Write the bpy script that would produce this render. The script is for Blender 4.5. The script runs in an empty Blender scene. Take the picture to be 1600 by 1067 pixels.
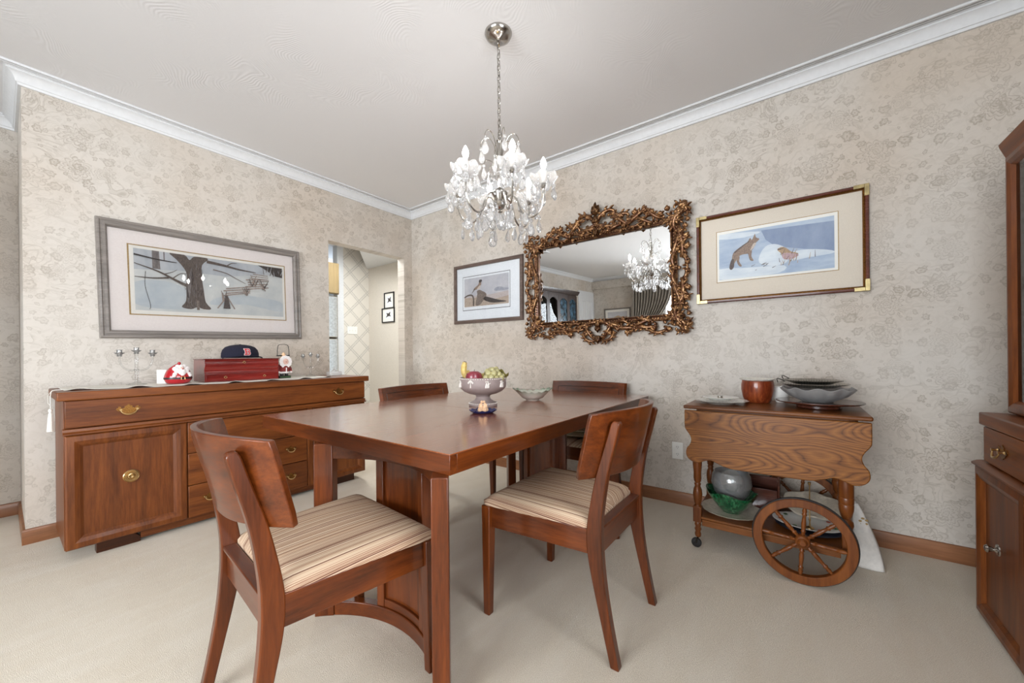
import bpy, bmesh, math, random
from mathutils import Vector, Matrix, Euler
random.seed(7)
PI = math.pi
sc = bpy.context.scene
COL = sc.collection

# ------------------------------------------------------------------ camera, light, exposure
sc.view_settings.view_transform = 'Standard'
sc.view_settings.look = 'None'
sc.view_settings.gamma = 1.0
sc.view_settings.use_curve_mapping = False
sc.view_settings.exposure = 0.24

F_PX, YAW, HOR, ROLL = 596.2, math.radians(36.677), 554.53, 0.01
cam_d = bpy.data.cameras.new('camera')
cam = bpy.data.objects.new('camera', cam_d)
COL.objects.link(cam)
cam_d.sensor_width = 36.0
cam_d.lens = F_PX * 36.0 / 1600
cam_d.shift_y = (HOR - 533.5) / 1600
cam_d.clip_start = 0.02
fwd = Vector((math.cos(YAW), math.sin(YAW), 0))
rgt = Vector((math.sin(YAW), -math.cos(YAW), 0))
up = Vector((0, 0, 1))
r2 = rgt * math.cos(ROLL) - up * math.sin(ROLL)
u2 = rgt * math.sin(ROLL) + up * math.cos(ROLL)
cam.matrix_world = Matrix(((r2.x, u2.x, -fwd.x, 0), (r2.y, u2.y, -fwd.y, 0), (r2.z, u2.z, -fwd.z, 1.03), (0, 0, 0, 1)))
sc.camera = cam

world = bpy.data.worlds.new('world')
sc.world = world
world.use_nodes = True
world.node_tree.nodes['Background'].inputs[0].default_value = (0.75, 0.87, 1.0, 1)
world.node_tree.nodes['Background'].inputs[1].default_value = 1.5

def area(name, loc, rot, sx, sy, power, col=(1, 1, 1)):
    d = bpy.data.lights.new(name, 'AREA')
    d.shape = 'RECTANGLE'; d.size = sx; d.size_y = sy; d.energy = power; d.color = col
    o = bpy.data.objects.new(name, d); COL.objects.link(o)
    o.location = loc; o.rotation_euler = rot
    return o
# daylight at the far left window, and at two unseen windows added for light
area('daylight_living_window', (-4.05, 1.0, 1.4), (0, math.radians(-90), 0), 1.9, 3.0, 290, (0.90, 0.95, 1.0))
area('added_back_window_fill', (-0.15, -1.35, 1.45), (math.radians(90), 0, 0), 2.2, 1.6, 95, (0.95, 0.97, 1.0))
area('added_side_window_fill', (-2.6, -1.35, 1.45), (math.radians(90), 0, 0), 1.3, 1.6, 30, (0.95, 0.97, 1.0))
area('added_kitchen_fill', (2.55, 4.25, 2.5), (0, 0, 0), 0.8, 0.8, 46, (0.97, 1.0, 1.0))  # added unseen fill under the kitchen ceiling, brightens the passage

XC, YC, ZC = 2.775, 3.457, 2.635      # right wall, left wall, ceiling

# ------------------------------------------------------------------ material helpers
class NT:
    def __init__(s, name):
        s.m = bpy.data.materials.new(name); s.m.use_nodes = True
        s.t = s.m.node_tree; s.t.nodes.clear()
        s.out = s.t.nodes.new('ShaderNodeOutputMaterial')
    def n(s, typ, **kw):
        nd = s.t.nodes.new(typ)
        for k, v in kw.items(): setattr(nd, k, v)
        return nd
    def l(s, a, b): s.t.links.new(a, b)
    def put(s, sock, v):
        if hasattr(v, 'is_linked') or isinstance(v, bpy.types.NodeSocket): s.l(v, sock)
        else: sock.default_value = v
    def math(s, op, a, b=None, c=None, clamp=False):
        nd = s.n('ShaderNodeMath', operation=op); nd.use_clamp = clamp
        s.put(nd.inputs[0], a)
        if b is not None: s.put(nd.inputs[1], b)
        if c is not None: s.put(nd.inputs[2], c)
        return nd.outputs[0]
    def obj(s): return s.n('ShaderNodeTexCoord').outputs['Object']
    def mapping(s, v, scale=(1, 1, 1), rot=(0, 0, 0), loc=(0, 0, 0)):
        nd = s.n('ShaderNodeMapping'); s.l(v, nd.inputs[0])
        nd.inputs['Scale'].default_value = scale; nd.inputs['Rotation'].default_value = rot
        nd.inputs['Location'].default_value = loc
        return nd.outputs[0]
    def noise(s, v, scale, detail=4, rough=0.5, dist=0.0, dims='3D'):
        nd = s.n('ShaderNodeTexNoise'); nd.noise_dimensions = dims
        s.l(v, nd.inputs['Vector']); nd.inputs['Scale'].default_value = scale
        nd.inputs['Detail'].default_value = detail; nd.inputs['Roughness'].default_value = rough
        nd.inputs['Distortion'].default_value = dist
        return nd.outputs[0]
    def ramp(s, f, stops, interp='LINEAR'):
        nd = s.n('ShaderNodeValToRGB'); nd.color_ramp.interpolation = interp
        e = nd.color_ramp.elements
        while len(e) > 1: e.remove(e[-1])
        e[0].position = stops[0][0]; e[0].color = c4(stops[0][1])
        for p, c in stops[1:]:
            x = e.new(p); x.color = c4(c)
        s.l(f, nd.inputs[0])
        return nd.outputs[0]
    def mix(s, f, a, b, mode='MIX'):
        nd = s.n('ShaderNodeMix', data_type='RGBA', blend_type=mode)
        s.put(nd.inputs[0], f); s.put(nd.inputs[6], c4(a) if not hasattr(a, 'links') else a)
        s.put(nd.inputs[7], c4(b) if not hasattr(b, 'links') else b)
        return nd.outputs[2]
    def bump(s, h, strength=0.2, dist=0.01, nrm=None):
        nd = s.n('ShaderNodeBump'); s.l(h, nd.inputs['Height'])
        nd.inputs['Strength'].default_value = strength; nd.inputs['Distance'].default_value = dist
        if nrm is not None: s.l(nrm, nd.inputs['Normal'])
        return nd.outputs[0]
    def bsdf(s, col=None, rough=0.5, metal=0.0, coat=0.0, nrm=None, spec=None, sheen=None):
        nd = s.n('ShaderNodeBsdfPrincipled')
        if col is not None: s.put(nd.inputs['Base Color'], c4(col) if not hasattr(col, 'links') else col)
        s.put(nd.inputs['Roughness'], rough); s.put(nd.inputs['Metallic'], metal)
        nd.inputs['Coat Weight'].default_value = coat; nd.inputs['Coat Roughness'].default_value = 0.09
        if spec is not None: nd.inputs['Specular IOR Level'].default_value = spec
        if sheen: nd.inputs['Sheen Weight'].default_value = sheen
        if nrm is not None: s.l(nrm, nd.inputs['Normal'])
        s.l(nd.outputs[0], s.out.inputs[0])
        return nd
def lin(v):
    v /= 255.0
    return v / 12.92 if v <= 0.04045 else ((v + 0.055) / 1.055) ** 2.4
def c4(c):
    if hasattr(c, 'links'): return c
    if isinstance(c, (int, float)): return (c, c, c, 1)
    if len(c) == 4: return tuple(c)
    return (c[0], c[1], c[2], 1)
def rgb(r, g, b): return (lin(r), lin(g), lin(b), 1)

def flat(name, col, rough=0.5, metal=0.0, coat=0.0, var=0.06, spec=None, scale=40):
    t = NT(name)
    nz = t.noise(t.obj(), scale, 3)
    d = tuple(max(0, c * (1 - 2 * var)) for c in col[:3]); b = tuple(min(1, c * (1 + 2 * var)) for c in col[:3])
    t.bsdf(t.ramp(nz, [(0.3, d), (0.7, b)]), rough, metal, coat, spec=spec)
    return t.m
def wood(name, dark, mid, light, grain='Z', rough=0.38, coat=0.15, scale=1.0, cathedral=False, cr=.09):
    t = NT(name)
    a, b = 1.3 * scale, 16 * scale
    s = {'X': (a, b, b), 'Y': (b, a, b), 'Z': (b, b, a)}[grain]
    o = t.obj()
    v = t.mapping(o, s)
    n1 = t.noise(v, 1.0, 5, 0.6, 0.6)
    n2 = t.noise(v, 7.0, 4, 0.7)
    if cathedral:
        w = t.math('MULTIPLY', t.noise(t.mapping(o, {'X': (1.6, 5, 5), 'Y': (5, 1.6, 6.5), 'Z': (5, 5, 1.6)}[grain]), 1.0, 1.5, 0.4), 30.0)
        w = t.math('FRACT', w)
        col = t.ramp(w, [(0.0, dark), (0.12, mid), (0.55, light), (0.86, mid), (1.0, dark)])
        col = t.mix(0.35, col, t.ramp(n2, [(0.35, dark), (0.65, light)]))
    else:
        col = t.ramp(n1, [(0.28, dark), (0.5, mid), (0.74, light)])
        col = t.mix(0.28, col, t.ramp(n2, [(0.35, dark), (0.65, light)]))
    rg = t.math('MULTIPLY_ADD', n2, 0.15, rough - 0.07)
    t.bsdf(col, rg, 0, coat, t.bump(n2, 0.08, 0.002), spec=.3).inputs['Coat Roughness'].default_value = cr
    return t.m

# ------------------------------------------------------------------ wallpaper
def wallpaper(name, ax, base=rgb(203, 196, 187), ink=rgb(136, 124, 108), warm=rgb(190, 172, 152)):
    t = NT(name)
    sep = t.n('ShaderNodeSeparateXYZ'); t.l(t.obj(), sep.inputs[0])
    com = t.n('ShaderNodeCombineXYZ'); t.l(sep.outputs[ax], com.inputs[0]); t.l(sep.outputs[2], com.inputs[1])
    p = com.outputs[0]
    # the paper is a little wavy so that the motifs do not look stamped
    nz = t.n('ShaderNodeTexNoise'); nz.noise_dimensions = '2D'; t.l(p, nz.inputs['Vector']); nz.inputs['Scale'].default_value = 13; nz.inputs['Detail'].default_value = 3
    off = t.n('ShaderNodeVectorMath', operation='MULTIPLY_ADD'); t.l(nz.outputs['Color'], off.inputs[0])
    off.inputs[1].default_value = (0.05, 0.04, 0); t.l(p, off.inputs[2])
    q = off.outputs[0]
    def flowers(scale, R, n, rnd, stops, add=(0, 0, 0)):
        va = t.n('ShaderNodeVectorMath', operation='ADD'); t.l(q, va.inputs[0]); va.inputs[1].default_value = add
        vo = t.n('ShaderNodeTexVoronoi'); vo.voronoi_dimensions = '2D'; vo.inputs['Scale'].default_value = scale
        vo.inputs['Randomness'].default_value = rnd; t.l(va.outputs[0], vo.inputs['Vector'])
        d = t.n('ShaderNodeVectorMath', operation='SUBTRACT'); t.l(va.outputs[0], d.inputs[0]); t.l(vo.outputs['Position'], d.inputs[1])
        s2 = t.n('ShaderNodeSeparateXYZ'); t.l(d.outputs[0], s2.inputs[0])
        ln = t.n('ShaderNodeVectorMath', operation='LENGTH'); t.l(d.outputs[0], ln.inputs[0])
        th = t.math('ARCTAN2', s2.outputs[1], s2.outputs[0])
        c = t.math('ABSOLUTE', t.math('COSINE', t.math('MULTIPLY', th, n / 2)))
        sz = t.n('ShaderNodeSeparateColor'); t.l(vo.outputs['Color'], sz.inputs[0])
        rr = t.math('MULTIPLY', t.math('MULTIPLY_ADD', c, 0.32, 0.78), t.math('MULTIPLY_ADD', sz.outputs[0], R * 0.5, R * 0.65))
        return t.ramp(t.math('DIVIDE', ln.outputs['Value'], rr), stops)
    big = [(0, .8), (.07, .15), (.16, .2), (.20, .85), (.25, .0), (.38, .25), (.43, .9), (.48, .0), (.63, .18), (.68, .85), (.73, .0), (.87, .12), (.94, .8), (1.0, 0.0)]
    small = [(0, .9), (.2, .5), (.3, .1), (.55, .45), (.8, .9), (1.0, 0.0)]
    f1 = flowers(4.8, 0.068, 11, 0.6, big)
    f2 = flowers(9.0, 0.024, 6, 0.85, small, (3.3, 1.7, 0))
    f3 = flowers(16.0, 0.011, 5, 0.9, small, (7.1, 5.2, 0))
    # scrolling stems: contour lines of a smooth noise
    s = t.noise(q, 5.2, 1.0, 0.4, 1.2, '2D')
    fr = t.math('FRACT', t.math('MULTIPLY', s, 7.0))
    stem = t.ramp(fr, [(0, 0.0), (.42, 0.0), (.47, .75), (.50, .25), (.56, .25), (.60, .7), (.64, 0), (1, 0)])
    msk = t.ramp(t.noise(q, 7.0, 2, 0.5, 0, '2D'), [(.46, 0.0), (.56, 1.0)])
    stem = t.math('MULTIPLY', stem, msk)
    msk2 = t.ramp(t.noise(q, 4.0, 2, 0.5, 0, '2D'), [(.50, 0.0), (.60, .8)])
    leaf = t.ramp(t.noise(q, 21.0, 3, 0.6, 1.4, '2D'), [(.50, 0.0), (.56, .30), (.60, .12), (.66, .5), (.69, .1)])
    inkv = t.math('MAXIMUM', t.math('MAXIMUM', f1, f2), t.math('MAXIMUM', f3, stem))
    dash = t.ramp(t.noise(t.mapping(q, (9, 46, 1)), 1.0, 2, 0.5, .6, '2D'), [(.58, 0.0), (.64, .5), (.70, .75), (.74, .1)])
    inkv = t.math('MAXIMUM', t.math('MAXIMUM', inkv, t.math('MULTIPLY', leaf, 0.6)), t.math('MULTIPLY', dash, msk2))
    wear = t.ramp(t.noise(p, 2.6, 3, 0.6, 0, '2D'), [(.3, .35), (.65, .85)])
    inkv = t.math('MULTIPLY', inkv, wear)
    ground = t.mix(t.ramp(t.noise(p, 1.4, 2, 0.5, 0, '2D'), [(.35, 0.0), (.7, 0.45)]), base, warm)
    col = t.mix(t.math('MULTIPLY', inkv, 0.85), ground, ink)
    t.bsdf(col, 0.55, 0, 0, t.bump(inkv, 0.12, 0.002), spec=0.35)
    return t.m

def trellis(name):
    t = NT(name)
    v = t.mapping(t.obj(), (1, 1, 1), (0, math.radians(45), 0))
    sep = t.n('ShaderNodeSeparateXYZ'); t.l(v, sep.inputs[0])
    outs = []
    for i in (0, 2):
        f = t.math('FRACT', t.math('MULTIPLY', sep.outputs[i], 5.0))
        outs.append(t.ramp(f, [(0, 1.0), (.03, .15), (.12, .15), (.15, 1.0), (.18, 0.0), (.97, 0.0), (1.0, 1.0)]))
    ink = t.math('MAXIMUM', outs[0], outs[1])
    ink = t.math('MULTIPLY', ink, t.ramp(t.noise(t.obj(), 60, 2), [(.3, .4), (.6, 1.0)]))
    t.bsdf(t.mix(t.math('MULTIPLY', ink, .75), rgb(214, 208, 198), rgb(120, 118, 116)), 0.6)
    return t.m

def carpet_mat():
    t = NT('cream_carpet')
    o = t.obj()
    n1 = t.noise(o, 340, 3, 0.7)
    n2 = t.noise(t.mapping(o, (1, 1, 1), (0, 0, 0.6)), 1.1, 5, 0.62, 0.8)
    n3 = t.noise(t.mapping(o, (2.2, 9, 1), (0, 0, 0.5)), 1.0, 3, 0.6, 0.8)
    col = t.ramp(n1, [(.25, rgb(206, 192, 170)), (.75, rgb(243, 233, 216))])
    col = t.mix(t.ramp(n2, [(.42, 0.0), (.72, .5)]), col, rgb(212, 194, 168))
    col = t.mix(t.ramp(n3, [(.45, 0.0), (.75, .3)]), col, rgb(240, 233, 220))
    b = t.bump(n1, 0.7, 0.006, t.bump(n2, 0.3, 0.02))
    t.bsdf(col, 0.95, 0, 0, b, spec=0.1, sheen=0.2)
    return t.m
def ceiling_mat():
    t = NT('swirled_plaster')
    o = t.obj()
    nz = t.n('ShaderNodeTexNoise'); t.l(o, nz.inputs['Vector']); nz.inputs['Scale'].default_value = 2.5; nz.inputs['Detail'].default_value = 2
    off = t.n('ShaderNodeVectorMath', operation='MULTIPLY_ADD'); t.l(nz.outputs['Color'], off.inputs[0]); off.inputs[1].default_value = (.35, .35, 0); t.l(o, off.inputs[2])
    vo = t.n('ShaderNodeTexVoronoi'); vo.voronoi_dimensions = '2D'; vo.feature = 'SMOOTH_F1'; vo.inputs['Scale'].default_value = 1.9; vo.inputs['Smoothness'].default_value = .3
    t.l(off.outputs[0], vo.inputs['Vector'])
    sw = t.math('SINE', t.math('MULTIPLY', vo.outputs['Distance'], 230.0))
    m = t.ramp(t.noise(o, 3.2, 2), [(.50, 0.0), (.66, 1.0)])
    h = t.math('MULTIPLY', sw, m)
    h = t.math('ADD', h, t.math('MULTIPLY', t.noise(o, 26, 3, .6, 1.0), 1.2))
    t.bsdf(rgb(222, 221, 221), 0.8, 0, 0, t.bump(h, 0.14, 0.003), spec=0.2)
    return t.m
def stripes_mat():
    t = NT('striped_upholstery')
    o = t.obj()
    sp = t.n('ShaderNodeSeparateXYZ'); t.l(o, sp.inputs[0])
    wob = t.math('MULTIPLY_ADD', t.noise(o, 6, 1), .003, t.math('SUBTRACT', t.math('ABSOLUTE', sp.outputs[0]), sp.outputs[2]))
    def n1d(scale, det):
        nd = t.n('ShaderNodeTexNoise'); nd.noise_dimensions = '1D'; t.l(wob, nd.inputs['W']); nd.inputs['Scale'].default_value = scale; nd.inputs['Detail'].default_value = det
        return nd.outputs[0]
    n = n1d(170, 1.5)
    n2 = n1d(24, 1)
    col = t.ramp(n, [(.30, rgb(92, 54, 44)), (.40, rgb(138, 92, 72)), (.46, rgb(186, 160, 134)), (.56, rgb(214, 194, 168)), (.63, rgb(170, 134, 104)), (.70, rgb(106, 64, 52))])
    col = t.mix(t.ramp(n2, [(.4, 0.0), (.7, .25)]), col, rgb(196, 164, 132))
    weave = t.noise(o, 700, 2)
    t.bsdf(col, 0.8, 0, 0, t.bump(weave, 0.25, 0.001, t.bump(n, .3, .001)), spec=.2)
    return t.m
def pane_mat(name, tint=(1, 1, 1), refl=1.0, rough=0.0):
    t = NT(name)
    fr = t.n('ShaderNodeFresnel'); fr.inputs[0].default_value = 1.5
    tr = t.n('ShaderNodeBsdfTransparent'); tr.inputs[0].default_value = c4(tint)
    gl = t.n('ShaderNodeBsdfGlossy'); gl.inputs['Roughness'].default_value = rough
    mx = t.n('ShaderNodeMixShader')
    t.l(t.math('MULTIPLY', fr.outputs[0], refl, clamp=True), mx.inputs[0]); t.l(tr.outputs[0], mx.inputs[1]); t.l(gl.outputs[0], mx.inputs[2])
    t.l(mx.outputs[0], t.out.inputs[0])
    return t.m
def crystal_mat(name, milk=0.25, tint=(1, 1, 1), clear=.55):
    t = NT(name)
    fr = t.n('ShaderNodeFresnel'); fr.inputs[0].default_value = 1.7
    g = t.n('ShaderNodeBsdfGlass'); g.inputs['IOR'].default_value = 1.5; g.inputs['Color'].default_value = c4(tint); g.inputs['Roughness'].default_value = .0
    tr = t.n('ShaderNodeBsdfTransparent'); tr.inputs[0].default_value = c4(tint)
    gl = t.n('ShaderNodeBsdfGlossy'); gl.inputs['Roughness'].default_value = .04
    m1 = t.n('ShaderNodeMixShader'); t.l(fr.outputs[0], m1.inputs[0]); t.l(tr.outputs[0], m1.inputs[1]); t.l(gl.outputs[0], m1.inputs[2])
    m2 = t.n('ShaderNodeMixShader'); m2.inputs[0].default_value = clear; t.l(g.outputs[0], m2.inputs[1]); t.l(m1.outputs[0], m2.inputs[2])
    d = t.n('ShaderNodeBsdfTranslucent'); d.inputs[0].default_value = (1, 1, 1, 1)
    df = t.n('ShaderNodeBsdfDiffuse'); df.inputs[0].default_value = (.95, .95, .95, 1)
    m4 = t.n('ShaderNodeMixShader'); m4.inputs[0].default_value = .5; t.l(d.outputs[0], m4.inputs[1]); t.l(df.outputs[0], m4.inputs[2])
    m3 = t.n('ShaderNodeMixShader'); m3.inputs[0].default_value = milk; t.l(m2.outputs[0], m3.inputs[1]); t.l(m4.outputs[0], m3.inputs[2])
    t.l(m3.outputs[0], t.out.inputs[0])
    return t.m
def emit(name, col, strength):
    t = NT(name); e = t.n('ShaderNodeEmission'); e.inputs[0].default_value = c4(col); e.inputs[1].default_value = strength
    t.l(e.outputs[0], t.out.inputs[0]); return t.m

M = {}
M['paper_x'] = wallpaper('floral_wallpaper_left', 0)
M['paper_y'] = wallpaper('floral_wallpaper_right', 1)
M['trellis'] = trellis('trellis_wallpaper')
M['plain_paper'] = flat('plain_cream_paper', rgb(214, 206, 194), .7, scale=120, var=.03)
M['carpet'] = carpet_mat()
M['ceiling'] = ceiling_mat()
M['white_paint'] = flat('white_paint', rgb(216, 217, 218), .5, var=.015)
M['base_wood'] = wood('baseboard_wood', rgb(112, 70, 42), rgb(138, 90, 58), rgb(158, 108, 72), 'X')
M['base_wood_y'] = wood('baseboard_wood_y', rgb(112, 70, 42), rgb(138, 90, 58), rgb(158, 108, 72), 'Y')
walnut = (rgb(66, 31, 10), rgb(106, 54, 19), rgb(138, 78, 31))
for g in 'XYZ':
    M['wal' + g] = wood('walnut_grain_' + g.lower(), *walnut, grain=g, rough=.42, coat=.1)
chairw = (rgb(50, 20, 4), rgb(88, 38, 8), rgb(120, 58, 16))
for g in 'XYZ':
    M['ch' + g] = wood('mahogany_grain_' + g.lower(), *chairw, grain=g, rough=.36, coat=.4)
M['tabletop'] = wood('polished_tabletop', rgb(112, 57, 27), rgb(134, 72, 36), rgb(154, 87, 46), 'X', rough=.25, coat=1.0, cr=.17, scale=.8)
M['oak'] = wood('oak_cathedral', rgb(72, 36, 12), rgb(120, 70, 26), rgb(152, 98, 44), 'Y', cathedral=True)
M['oakY'] = wood('oak_grain_y', rgb(74, 38, 14), rgb(110, 62, 24), rgb(138, 84, 38), 'Y')
M['oakZ'] = wood('oak_grain_z', rgb(74, 35, 11), rgb(108, 57, 20), rgb(136, 78, 32), 'Z')
M['brass'] = flat('aged_brass', rgb(204, 172, 120), .28, 1.0)
M['corner_brass'] = flat('tarnished_brass', rgb(164, 148, 108), .35, 1.0, var=.12)
M['bronze'] = flat('dark_brass_plate', rgb(138, 98, 52), .4, 1.0, scale=200, var=.2)
M['steel'] = flat('brushed_nickel', rgb(176, 172, 166), .22, 1.0)
M['silver'] = flat('silver_plate', rgb(190, 186, 178), .2, 1.0)
M['dark_metal'] = flat('dark_metal', rgb(58, 54, 50), .35, .9)
M['stripes'] = stripes_mat()
M['mirror'] = None
t = NT('mirror_silvering'); g_ = t.n('ShaderNodeBsdfGlossy'); g_.inputs[0].default_value = (.84, .85, .85, 1); g_.inputs['Roughness'].default_value = 0.0; t.l(g_.outputs[0], t.out.inputs[0]); M['mirror'] = t.m
M['pane'] = pane_mat('picture_glass')
M['window_glass'] = pane_mat('window_glass')
M['crystal'] = crystal_mat('lead_crystal', .16, (1, 1, 1), .35)
M['clearglass'] = pane_mat('clear_glass', (.95, .955, .955), .35)
M['cupglass'] = crystal_mat('cup_glass', .12, (.96, .97, .97), 1.0)
M['glass_bowl'] = crystal_mat('pressed_glass', .32, (.98, .98, .97), 1.0)
M['bulb'] = emit('lit_bulb', (1, .98, .95), 100)
M['candle'] = flat('white_candle_sleeve', rgb(240, 238, 232), .4, var=.01)
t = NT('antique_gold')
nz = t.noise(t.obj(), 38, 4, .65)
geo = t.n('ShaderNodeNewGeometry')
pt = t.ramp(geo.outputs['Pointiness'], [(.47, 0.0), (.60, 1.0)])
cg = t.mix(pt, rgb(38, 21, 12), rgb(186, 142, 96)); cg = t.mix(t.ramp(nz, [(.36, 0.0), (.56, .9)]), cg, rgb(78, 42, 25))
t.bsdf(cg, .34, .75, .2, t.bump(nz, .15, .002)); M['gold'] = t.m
M['gold_dark'] = flat('antique_gold_ground', rgb(66, 44, 30), .5, .5, scale=160, var=.35)
M['white_china'] = flat('white_china', rgb(236, 234, 228), .2, coat=.5, var=.015)
M['black'] = flat('black_satin', rgb(22, 20, 20), .4)
M['rubber'] = flat('black_rubber', rgb(30, 27, 26), .7)

# ------------------------------------------------------------------ mesh builder
class MB:
    def __init__(s): s.v = []; s.f = []; s.mi = []; s.m = 0; s.T = Matrix.Identity(4)
    def add(s, vs, fs):
        k = len(s.v)
        s.v += [tuple(s.T @ Vector(p)) for p in vs]
        s.f += [tuple(k + i for i in f) for f in fs]; s.mi += [s.m] * len(fs)
        return s
    def box(s, x0, x1, y0, y1, z0, z1):
        v = [(x, y, z) for z in (z0, z1) for y in (y0, y1) for x in (x0, x1)]
        return s.add(v, [(0, 2, 3, 1), (4, 5, 7, 6), (0, 1, 5, 4), (2, 6, 7, 3), (0, 4, 6, 2), (1, 3, 7, 5)])
    def taper(s, c0, a0, b0, c1, a1, b1):
        """box from rectangle (centre c0, half sizes a0,b0 in x,y) to rectangle c1"""
        v = []
        for c, a, b in ((c0, a0, b0), (c1, a1, b1)):
            for y in (-b, b):
                for x in (-a, a): v.append((c[0] + x, c[1] + y, c[2]))
        return s.add(v, [(0, 2, 3, 1), (4, 5, 7, 6), (0, 1, 5, 4), (2, 6, 7, 3), (0, 4, 6, 2), (1, 3, 7, 5)])
    def prism(s, poly, a, b, axis='Z'):
        n = len(poly)
        def P(p, h):
            return {'Z': (p[0], p[1], h), 'Y': (p[0], h, p[1]), 'X': (h, p[0], p[1])}[axis]
        v = [P(p, a) for p in poly] + [P(p, b) for p in poly]
        f = [tuple(range(n)), tuple(range(2 * n - 1, n - 1, -1))] + [(i, (i + 1) % n, n + (i + 1) % n, n + i) for i in range(n)]
        return s.add(v, f)
    def lathe(s, prof, n=32, c=(0, 0, 0), mod=None, axis='Z', a0=0, a1=2 * PI):
        """prof: list of (r, z); mod(theta, i) -> (radius factor, dz)"""
        full = abs(a1 - a0 - 2 * PI) < 1e-6
        vs = []; m = n if full else n + 1
        for i, (r, z) in enumerate(prof):
            for k in range(m):
                th = a0 + (a1 - a0) * k / n
                fr, dz = mod(th, i) if mod else (1, 0)
                p = (r * fr * math.cos(th), r * fr * math.sin(th), z + dz)
                if axis == 'X': p = (p[2], p[0], p[1])
                if axis == 'Y': p = (p[0], p[2], p[1])
                vs.append((c[0] + p[0], c[1] + p[1], c[2] + p[2]))
        fs = []
        for i in range(len(prof) - 1):
            for k in range(n):
                k2 = (k + 1) % m
                fs.append((i * m + k, i * m + k2, (i + 1) * m + k2, (i + 1) * m + k))
        s.add(vs, fs)
        return s
    def tube(s, path, rad, n=8, closed=False, flat_=1.0):
        P = [Vector(p) for p in path]; N = len(P)
        R = rad if isinstance(rad, (list, tuple)) else [rad] * N
        vs = []; prev = None
        for i in range(N):
            if closed: d = P[(i + 1) % N] - P[i - 1]
            else: d = P[min(i + 1, N - 1)] - P[max(i - 1, 0)]
            if d.length < 1e-9: d = Vector((0, 0, 1))
            d.normalize()
            if prev is None:
                a = Vector((0, 0, 1)) if abs(d.z) < .9 else Vector((1, 0, 0))
                u = d.cross(a).normalized()
            else:
                u = prev - d * prev.dot(d)
                u = u.normalized() if u.length > 1e-6 else d.orthogonal().normalized()
            prev = u; w = d.cross(u)
            for k in range(n):
                th = 2 * PI * k / n
                vs.append(tuple(P[i] + u * (R[i] * math.cos(th)) + w * (R[i] * flat_ * math.sin(th))))
        fs = []
        for i in range(N if closed else N - 1):
            for k in range(n):
                a, b = i, (i + 1) % N
                fs.append((a * n + k, a * n + (k + 1) % n, b * n + (k + 1) % n, b * n + k))
        if not closed: fs += [tuple(range(n - 1, -1, -1)), tuple((N - 1) * n + k for k in range(n))]
        return s.add(vs, fs)
    def ball(s, c, r, nu=14, nv=9):
        if not isinstance(r, (list, tuple)): r = (r, r, r)
        vs = [(c[0], c[1], c[2] - r[2])]
        for j in range(1, nv):
            ph = -PI / 2 + PI * j / nv
            for k in range(nu):
                th = 2 * PI * k / nu
                vs.append((c[0] + r[0] * math.cos(ph) * math.cos(th), c[1] + r[1] * math.cos(ph) * math.sin(th), c[2] + r[2] * math.sin(ph)))
        vs.append((c[0], c[1], c[2] + r[2])); L = len(vs) - 1
        fs = [(0, 1 + (k + 1) % nu, 1 + k) for k in range(nu)]
        for j in range(nv - 2):
            for k in range(nu):
                a = 1 + j * nu; fs.append((a + k, a + (k + 1) % nu, a + nu + (k + 1) % nu, a + nu + k))
        a = 1 + (nv - 2) * nu
        fs += [(a + k, a + (k + 1) % nu, L) for k in range(nu)]
        return s.add(vs, fs)
    def grid(s, fn, nu, nv, thick=0):
        vs = [fn(i / nu, j / nv) for j in range(nv + 1) for i in range(nu + 1)]
        fs = [(j * (nu + 1) + i, j * (nu + 1) + i + 1, (j + 1) * (nu + 1) + i + 1, (j + 1) * (nu + 1) + i) for j in range(nv) for i in range(nu)]
        return s.add(vs, fs)
    def build(s, name, mats, parent=None, smooth=True, bevel=0, ang=35, solid=0, seg=2, recalc=True):
        me = bpy.data.meshes.new(name)
        me.from_pydata(s.v, [], s.f)
        if not isinstance(mats, (list, tuple)): mats = [mats]
        for m in mats: me.materials.append(m)
        me.polygons.foreach_set('material_index', s.mi)
        if recalc:
            bm = bmesh.new(); bm.from_mesh(me); bmesh.ops.recalc_face_normals(bm, faces=bm.faces); bm.to_mesh(me); bm.free()
        if smooth:
            me.polygons.foreach_set('use_smooth', [True] * len(me.polygons))
            me.set_sharp_from_angle(angle=math.radians(ang))
        o = bpy.data.objects.new(name, me); COL.objects.link(o)
        if parent: o.parent = parent
        if solid:
            md = o.modifiers.new('solid', 'SOLIDIFY'); md.thickness = solid; md.offset = 0
        if bevel:
            md = o.modifiers.new('bevel', 'BEVEL'); md.width = bevel; md.segments = seg; md.limit_method = 'ANGLE'; md.angle_limit = math.radians(40)
        return o

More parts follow.
